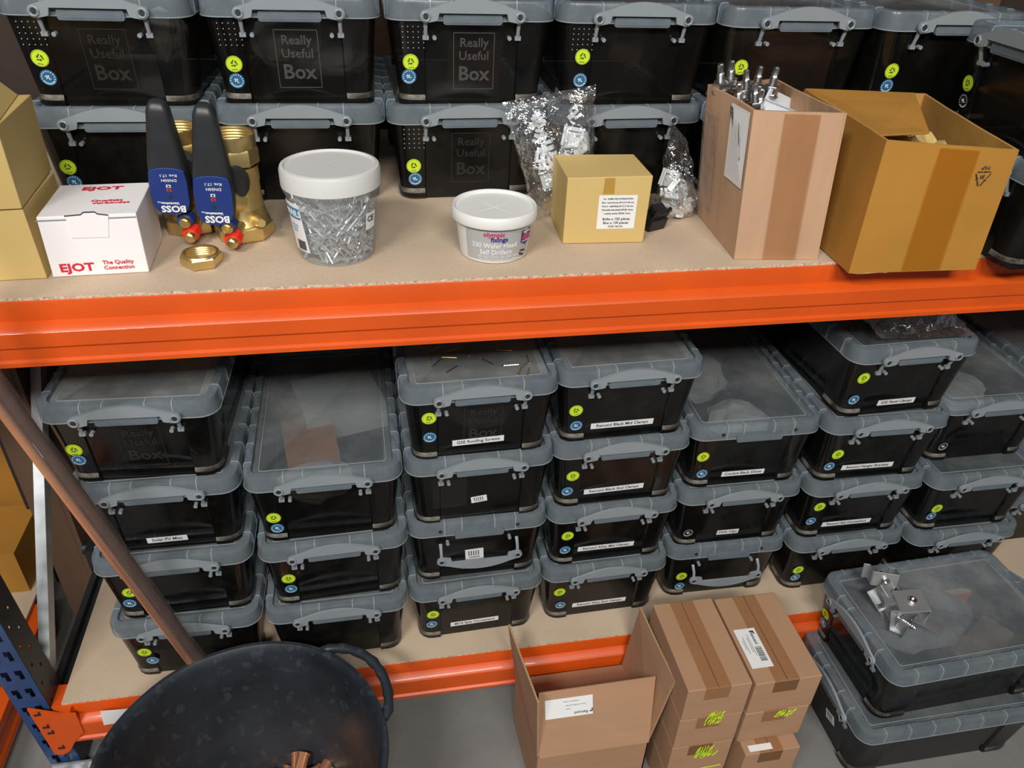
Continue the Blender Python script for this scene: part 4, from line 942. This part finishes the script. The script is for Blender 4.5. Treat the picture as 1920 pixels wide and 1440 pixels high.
# ------------------------------------------------------------------ loose screws on the GSE Roofing Screws lid
def screw(m):
    bm = MB(); bm.tube([(-.012, 0, 0), (.013, 0, 0)], .0009, 5); bm.tube([(-.014, 0, 0), (-.012, 0, 0)], [.0022, .001], 6); return bm.mesh('loose_screw', m)
SG, SS = screw(M['gold_screw']), screw(M['steel']); random.seed(21)
bx = boxes['C1']
spots = [(-.068, .10, 1.1, 0), (-.060, .125, .7, 0), (-.050, .150, .9, 1), (-.03, .118, .4, 0), (-.04, .095, -.2, 0), (-.004, .108, 1.3, 0), (-.075, .135, .8, 1), (.055, .105, -.25, 0), (.035, .155, .1, 1), (.020, .075, -.9, 1), (.075, .052, .8, 0), (.080, .035, 1.2, 0), (.066, .038, 1.1, 0), (.070, .175, .7, 1), (.045, .142, -1.1, 1), (-.055, .175, .9, 0), (.0, .165, .5, 0), (-.085, .16, 1.6, 1), (.088, .072, 1.5, 0), (-.062, .082, .9, 1), (-.04, .06, .7, 1), (.056, .058, 0, 1), (.02, .19, 2.2, 0), (.09, .14, 2.0, 0), (-.02, .20, 2.8, 1), (-.078, .21, .3, 0), (.03, .22, .9, 0)]
for (x, y, r, g) in spots:
    o = obj('loose_screw', SS if g else SG); o.matrix_world = Matrix.Translation(bx.location) @ Matrix.Rotation(bx.rotation_euler.z, 4, 'Z') @ Matrix.Translation((x, y, .1492+.0010)) @ Matrix.Rotation(r, 4, 'Z')
    if not g: o.scale = (.95, .95, .95)
    tag(o, ('small silvery screw' if g else 'small brassy screw')+' lying loose on the lid of the GSE Roofing Screws box', 'screw', 'loose silvery screws on a lid' if g else 'loose brassy screws on a lid')

# ------------------------------------------------------------------ copper pipe in its sleeve
p0, p1 = Vector((.416, -.014, .0220)), Vector((.192, -.146, 1.30)); 
t = thing('copper_pipe', 'copper pipes in a clear plastic sleeve slanting down the left side to the rubber tub', 'pipe', p0); d = (p1-p0); dn = d.normalized(); sdv = dn.cross(Vector((0, 1, 0))).normalized()
qv = dn.cross(sdv); bm = MB(); o1 = sdv*.0068+Vector((0, -.0082, 0)); bm.tube([o1, o1+d], .0062, 24); bm.build('copper_tube', M['copper'], t, 40)  # thin bright tube added as the orange highlight streak along the pipe
bm = MB(); off = sdv*.0098+qv*.0; bm.tube([sdv*-.0055, sdv*-.0055+d], .0083, 24); bm.build('copper_tube', M['copper_d'], t, 40)['label'] = 'darker tube behind the thin highlight tube'
bm = MB(); n = 60; ls = []
for k in range(n+1):
    c = d*(k/n); row = []
    for j in range(18):
        a = 2*math.pi*j/18; r = .0150+.0003*noise.noise(Vector((k*.9, math.cos(a)*2, math.sin(a)*2))); q = dn.cross(sdv); row.append(c+sdv*math.cos(a)*(r+.0015)+q*math.sin(a)*r*1.0)
    ls.append(row)
bm.loft(ls, False, False); M['sleeve'] = clear('sleeve_film', (.55, .52, .5), .15, (.95, .92, .90), .10, spec=.8, bump=.4, bscale=25); bm.build('plastic_sleeve', M['sleeve'], t, 60)

# ------------------------------------------------------------------ rubber tub
TC = Vector((.499, -.232, -.2))
rt_ = thing('rubber_tub', 'large round black rubber tub with dusty streaks standing on the floor in front', 'tub', TC)
def rub(a, z, r): return r+.0025*noise.noise(Vector((math.cos(a)*2, math.sin(a)*2, z*5)))
prof = [(.150, .0), (.163, .003), (.178, .08), (.196, .18), (.212, .285), (.2165, .300), (.2235, .304), (.2255, .311), (.2235, .318), (.2170, .3185), (.2115, .312), (.2085, .298), (.192, .18), (.174, .08), (.158, .012), (.145, .007), (.001, .006)]
bm = MB(); n = 72; ls = []
for r, z in prof:
    ls.append([(rub(2*math.pi*k/n, z, r)*math.cos(2*math.pi*k/n) if r > .01 else .001*math.cos(2*math.pi*k/n), (rub(2*math.pi*k/n, z, r) if r > .01 else .001)*math.sin(2*math.pi*k/n), z+(.003*math.sin(2*math.pi*k/n*2+.6) if z > .25 else 0)) for k in range(n)])
bm.loft(ls, True, True); bm.build('tub_wall', M['rubber'], rt_, 50)
for sgn in (1, -1):
    A0 = R_(36 if sgn == 1 else 216); pts = []; n = 16
    for k in range(n+1):
        u = k/n; a = A0+R_(-24+48*u)*(-1); out = .222+.030*math.sin(math.pi*u)**.6; z = .308+.014*math.sin(math.pi*u)
        pts.append((out*math.cos(a), out*math.sin(a), z))
    rs = [.0085+.0012*math.sin(k*2.6) for k in range(n+1)]; bm = MB(); bm.tube(pts, rs, 12); h = bm.build('handle', M['rubber'], rt_, 60)
# copper fittings in the tub
def elbow(m, straight=False):
    bm = MB()
    if straight: pts = [(-.018, 0, 0), (.018, 0, 0)]
    else: pts = [(-.018, 0, 0), (-.004, 0, 0), (.005, .002, 0), (.010, .008, 0), (.011, .022, 0)]
    bm.tube(pts, .0085, 14, False); bm.tube(list(reversed(pts)), .0072, 14, False)
    for e, f in ((pts[0], pts[1]), (pts[-1], pts[-2])):
        e, f = Vector(e), Vector(f); dd = (f-e).normalized(); bm.tube([e, e+dd*.003], .0098, 14, False)
    return bm.mesh('copper_fitting', m, 50)
EC, ES = elbow(M['copper']), elbow(M['copper'], True); EB = elbow(M['brass'], True); random.seed(2)
for k, (x, y, z, e) in enumerate([(.515, -.115, -.165, EB), (.545, -.105, -.150, ES), (.560, -.115, -.165, EC), (.585, -.125, -.170, EB), (.535, -.135, -.163, EC), (.50, -.14, -.17, ES), (.555, -.150, -.168, EC), (.60, -.150, -.172, ES), (.52, -.17, -.17, EB), (.56, -.19, -.175, ES), (.47, -.17, -.175, EC), (.59, -.10, -.165, ES), (.50, -.21, -.175, EC), (.535, -.09, -.172, ES)]+[(.47+.03*(i % 5)+.006*(i % 3), -.095-.034*(i//5), -.2025, (EC, ES, EC, EB, ES)[(i*2) % 5]) for i in range(20)]):
    o = obj('copper_fitting', e); o.location = (x+.01, y, z+.024); tl_ = .5 if z > -.19 else .08; o.rotation_euler = (random.uniform(-tl_, tl_), random.uniform(-tl_, tl_), random.uniform(0, 6)); o.scale = (1.25,)*3
    tag(o, ('brass' if e is EB else 'copper')+' pipe fitting lying in the pile at the bottom of the rubber tub', 'fitting', ('brass' if e is EB else 'copper')+' fittings in the rubber tub')

# ------------------------------------------------------------------ cartons on the floor
def wall_panel(bm, a, b_, c, d, th): bm.sheet([a, b_, c, d], th)
oc = thing('open_carton', 'open brown carton with raised flaps standing on the floor behind the rubber tub', 'carton', (.982, -.192, FZ))
O = oc.location.copy(); V = lambda *p: Vector(p)-O
cf = [(.982, -.192), (1.192, -.192), (1.192, -.022), (.972, -.022)]; cz = -.065
names_ = ('front_wall', 'right_wall', 'back_wall', 'left_wall')
for k in range(4):
    a, c = cf[k], cf[(k+1) % 4]; bm = MB(); bm.sheet([V(*a, FZ+.001), V(*c, FZ+.001), V(*c, cz), V(*a, cz)], -.004); bm.build(names_[k], M['kraft'], oc, bevel=.0008)
bm = MB(); bm.hexa([V(x, y, FZ+.001) for x, y in cf], [V(x, y, FZ+.005) for x, y in cf]); bm.build('base', M['kraft'], oc)
fl = {'front_flap': [(.984, -.193, cz+.001), (1.192, -.193, cz+.001), (1.203, -.145, .063), (.987, -.142, .055)],
      'left_flap': [(.971, -.024, cz+.001), (.981, -.190, cz+.001), (.974, -.184, .093), (.953, -.012, .088)],
      'right_flap': [(1.193, -.190, cz+.001), (1.193, -.024, cz+.001), (1.212, -.018, .098), (1.222, -.183, .098)],
      'back_flap': [(1.190, -.023, cz+.001), (.974, -.023, cz+.001), (.972, -.075, -.045), (1.192, -.075, -.045)]}
for nm, q in fl.items():
    bm = MB(); q = [V(*p) for p in q]; bm.sheet(q, -.0035); f_ = bm.build(nm, M['kraft'], oc, bevel=.0006)
    if nm in ('left_flap', 'right_flap'):   # corrugated wave showing along the cut top edge
        a, b_ = q[3], q[2]; n = 60; nr = (q[1]-q[0]).cross(q[3]-q[0]).normalized(); pts = [a.lerp(b_, i/n)+nr*(-.00175+(.0014 if i % 2 else -.0014))+Vector((0, 0, .0006)) for i in range(n+1)]
        w_ = MB(); w_.tube(pts, .00045, 4); w_.build('corrugation', M['yellow'], f_)
a, b_, c, d = [V(*p) for p in fl['front_flap']]; uu = (b_-a).normalized(); vv = (d-a).normalized(); nn = uu.cross(vv)
lb = on_face('printed_label', rect_mesh('printed_label', .088, .038, M['white']), oc, d.lerp(c, .255)-vv*.035, uu, vv, .0006)
for k, (x, y, s_, z_) in enumerate(((.012, -.0005, 'Renusol Installationssystem', .0034), (.004, .0075, 'Mittelklemme schwarz', .0032), (-.002, -.007, '500041', .003))): obj('lettering', text_mesh(s_, z_, M['content_g'], 0), lb, (x, y+.004, .0006), (0, 0, math.pi))
obj('lettering', text_mesh('Renusol', .0078, M['ink'], .01), lb, (.022, -.0125, .0006), (0, 0, math.pi))
bm = MB(); bm.box((0, 0, 0), (.006, .002, .0003)); bm.box((.002, .003, 0), (.002, .006, .0003)); obj('logo', bm.mesh('logo', M['ink']), lb, (.0405, -.0125, .0006))
# carton blocks
bz = .085; GCB = 'brown cartons of the floor stack'
def sealed(name, label, x0, x1, y0, y1, z0, z1, yaw=0, extras=None, m=None):
    t = thing(name, label, 'carton', (x0, y0, z0), yaw, None)
    bm = MB(); bm.box(((x1-x0)/2, (y1-y0)/2, (z1-z0)/2), (x1-x0-.001, y1-y0, z1-z0-.001)); bm.build('carton_body', m or M['kraft'], t, bevel=.0018)
    wd = x1-x0; dd = y1-y0
    bm = MB(); bm.box((wd*.47, dd/2-.0005, z1-z0+.0001), (.045, dd*.999, .0004)); bm.box((wd*.47, -.0002, (z1-z0)-.016), (.045, .0004, .030)); bm.build('parcel_tape', M['tape'], t)
    bm = MB(); bm.box((wd*.47, dd/2, z1-z0+.0005), (.0012, dd*.995, .0003)); bm.build('flap_seam', M['kraft_d'], t)
    return t
# left column, four high
XL, XM, XR, YF, YB = 1.219, 1.337, 1.462, -.232, -.046; zt4 = .140
def hatch(t, cx, cz_, w_, h_, seed, n=7, yy=-.0012):
    random.seed(seed); bm = MB()
    for k in range(n):
        x = cx-w_/2+w_*k/(n-1); l = h_*random.uniform(.6, 1); z0 = cz_-l/2+random.uniform(-.1, .1)*h_; sl = random.uniform(.1, .3)*w_
        pts = [(x+sl*(i/4)+.0012*math.sin(i*2+k), yy, z0+l*i/4) for i in range(5)]; bm.tube(pts, .0012, 4)
    bm.build('lime_mark', M['lime'], t)
names4 = ['top carton of the left column in the floor stack, behind the open carton', 'second carton down in the left column of the floor stack, lime marks at its top', 'third carton down in the left column of the floor stack, lime hatching on its front', 'lowest carton in the left column of the floor stack']
cols = []
for k in range(4):
    z1 = zt4-k*bz; z1 = zt4-k*.085
    cols.append(sealed('brown_carton', names4[k], XL, XM-.0015, YF+(0 if k == 0 else .001*k), YB, z1-.085, z1-.0006, 0))
r1 = sealed('brown_carton', 'top right carton of the floor stack with a white shipping label on top', XM+.0015, XR, YF-.004, YB-.004, zt4-.085, zt4-.0006)
r2 = sealed('brown_carton', 'second carton down in the right column of the floor stack, lime marks at its top', XM+.0015, XR-.002, YF-.004, YB-.006, zt4-.170, zt4-.0856)
r3 = sealed('brown_carton', 'short carton at the foot of the floor stack with a white tag on top', 1.345, 1.452, YF-.030, YB-.03, FZ, zt4-.1706)
hatch(cols[0], .062, .006, .026, .022, 1); hatch(cols[1], .060, .072, .026, .022, 2, 6); hatch(cols[2], .060, .060, .026, .040, 3, 7); hatch(cols[2], .066, .052, .034, .016, 9, 5); hatch(cols[3], .05, .078, .03, .008, 4, 7); hatch(r2, .072, .073, .030, .020, 5, 7)
bm = MB(); bm.tube([(.030, -.0012, .004), (.105, -.0012, .009)], .0010, 4); bm.build('lime_line', M['lime'], cols[2])
lb = on_face('shipping_label', rect_mesh('shipping_label', .040, .082, M['white']), r1, (.026, .070, .085), (1, 0, 0), (0, 1, 0), .0006)
random.seed(8); bm = MB()
for k in range(16): bm.box((.009, -.028+k*.0019, 0), (.012, .0005+random.random()*.0009, .0003))
obj('barcode', bm.mesh('barcode', M['ink']), lb, (0, .0, .0006))
obj('lettering', text_mesh('Renusol', .0085, M['ink'], .01), lb, (.010, .020, .0006), (0, 0, -math.pi/2))
bm = MB()
for k, (x, l) in enumerate(((0, .045), (-.003, .03), (-.010, .035), (-.013, .02))): bm.box((x, .006, 0), (.0006, l, .0003))
bm.box((.011, .034, 0), (.007, .002, .0003)); bm.box((.0145, .031, 0), (.002, .006, .0003)); obj('fine_print', bm.mesh('fine_print', M['ink']), lb, (0, 0, .0006))
bm = MB(); bm.box((0, 0, 0), (.044, .012, .0006)); on = bm.build('white_tag', M['white'], r3); on.location = (.032, .010, .1702)
# silver scrap on the side of the low floor box


# ------------------------------------------------------------------ metal clamps on the floor box lid
ZT = FZ+PITCH+.0006+.1500
def clamp_obj(label, loc, rot, w_=.040, d_=.034, h_=.026, bolt_=True, m='alu'):
    t = thing('metal_clamp', label, 'clamp', loc, 0, None, rot); w_, d_, h_ = w_*1.18, d_*1.18, h_*1.2
    bm = MB(); bm.box((0, 0, h_), (w_, d_, .0025)); bm.box((-w_/2, 0, h_/2), (.0025, d_, h_)); bm.box((w_/2, 0, h_/2), (.0025, d_, h_)); bm.box((-w_/2-.006, 0, .001), (.012, d_, .0022)); bm.box((w_/2-.006, 0, .001), (.012, d_, .0022)); bm.build('profile', M[m], t, bevel=.0006)
    if bolt_:
        bm = MB(); bm.lathe([(.0001, .0), (.0035, 0), (.0035, .030), (.0075, .030), (.0075, .0345), (.006, .0358), (.0035, .0358), (.0034, .032), (.0001, .032)], 14, (0, 0, h_-.028)); 
        for k in range(6): bm.lathe([(.0036, .002+k*.004), (.0042, .004+k*.004), (.0036, .006+k*.004)], 10, (0, 0, h_-.028))
        bm.build('bolt', M['steel'], t, 30)
    return t
clamp_obj('upright metal clamp standing tallest in the heap of clamps', (1.690, -.040, ZT+.046), (R_(75), 0, R_(-20)), .040, .026, .022)
clamp_obj('metal clamp with a bright bolt head in the middle of the heap', (1.686, -.072, ZT+.010), (R_(25), R_(10), R_(20)), .036, .036, .024)
clamp_obj('metal clamp lying on its side, bolt pointing right, left in the heap', (1.663, -.093, ZT+.014), (R_(15), R_(80), R_(10)), .034, .024, .020)
clamp_obj('broad metal clamp with flat plate facing up at the right of the heap', (1.716, -.105, ZT+.004), (R_(12), R_(-6), R_(-8)), .046, .040, .034)
clamp_obj('metal clamp in front of the heap with its open side showing', (1.700, -.143, ZT+.012), (R_(-85), 0, R_(35)), .036, .030, .016)
bm = MB(); bm.box((0, 0, 0), (.055, .03, .002)); o = bm.build('metal_plate', M['alu']); o.location = (1.742, -.135, ZT+.004); o.rotation_euler = (0, .08, -.75); tag(o, 'dark flat metal plate lying right of the heap of clamps', 'plate')
bm = MB(); bm.box((0, 0, 0), (.024, .038, .0022)); bm.box((0, .018, .006), (.024, .0022, .012)); o = bm.build('metal_tab', M['alu']); o.location = (1.676, -.132, ZT+.010); o.rotation_euler = (.4, .3, -.4); tag(o, 'pale bent metal tab between the front clamps on the floor box', 'bracket')

# ------------------------------------------------------------------ beyond the left end
nr = thing('storage_rack', 'neighbouring rack at the far left, set at right angles, with its own red orange beam', 'rack', (-.05, .2, FZ))
def npart(bm, n, m, **k):
    o = bm.build(n, m, None, **k); o.parent = nr; o.matrix_parent_inverse = Matrix.Translation((.05, -.2, .2)); return o
bm = MB(); bm.loft([[(x, y, z) for x, z in ((.0, -.175), (.0, -.160), (-.004, -.155), (-.004, -.115), (.006, -.110), (.006, -.090), (-.03, -.090), (-.03, -.175))] for y in (-.5, .33)]); npart(bm, 'beam', M['orange'])
cells = [(.012, .026, .02+k*.05, .038+k*.05) for k in range(18)]; vs, fs = holed(.04, .95, cells); bm = MB(); bm.add([(x-.052, .50, z-.2) for x, y, z in vs], fs); q = npart(bm, 'post', M['black_steel']); q.modifiers.new('t', 'SOLIDIFY').thickness = .002
bm = MB(); bm.box((-.28, .15, -.084), (.52, 1.3, .008)); tag(bm.build('shelf_board', M['board']), 'tan board of the neighbouring rack at the far left', 'shelf board')
def plain(label, x, y, z, m): 
    bm = MB(); bm.box(((x[0]+x[1])/2, (y[0]+y[1])/2, (z[0]+z[1])/2), (x[1]-x[0], y[1]-y[0], z[1]-z[0])); bm.box(((x[0]+x[1])/2, y[0]-.0004, (z[0]+z[1])/2), (.05, .0006, z[1]-z[0])); return tag(bm.build('carton', m, bevel=.002), label, 'carton')
plain('mustard carton seen through the slots of the left rack side', (-.50, -.07), (.53, .85), (-.0795, .30), M['mustard'])
plain('lower mustard carton at the far left, seen beside the blue post', (-.46, -.035), (.36, .515), (-.0795, .035), M['mustard'])
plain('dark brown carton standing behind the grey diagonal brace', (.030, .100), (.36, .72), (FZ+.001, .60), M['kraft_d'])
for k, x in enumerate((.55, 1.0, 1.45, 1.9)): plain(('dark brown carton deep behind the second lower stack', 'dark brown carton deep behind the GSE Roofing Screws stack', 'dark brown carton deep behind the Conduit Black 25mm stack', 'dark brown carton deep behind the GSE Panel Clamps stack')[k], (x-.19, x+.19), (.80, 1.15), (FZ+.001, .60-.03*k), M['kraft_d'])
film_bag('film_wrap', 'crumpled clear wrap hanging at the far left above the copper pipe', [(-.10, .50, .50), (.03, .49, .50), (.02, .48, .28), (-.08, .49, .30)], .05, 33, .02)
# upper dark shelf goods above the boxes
for k in range(4): plain('dark carton standing behind the upper row of smoked boxes, %s' % ('at the left end', 'behind the nail tub', 'behind the grip bags', 'behind the mustard carton')[k], (.15+k*.52, .62+k*.52), (.76, 1.1), (ZU-.15, 1.35), M['kraft_d'])
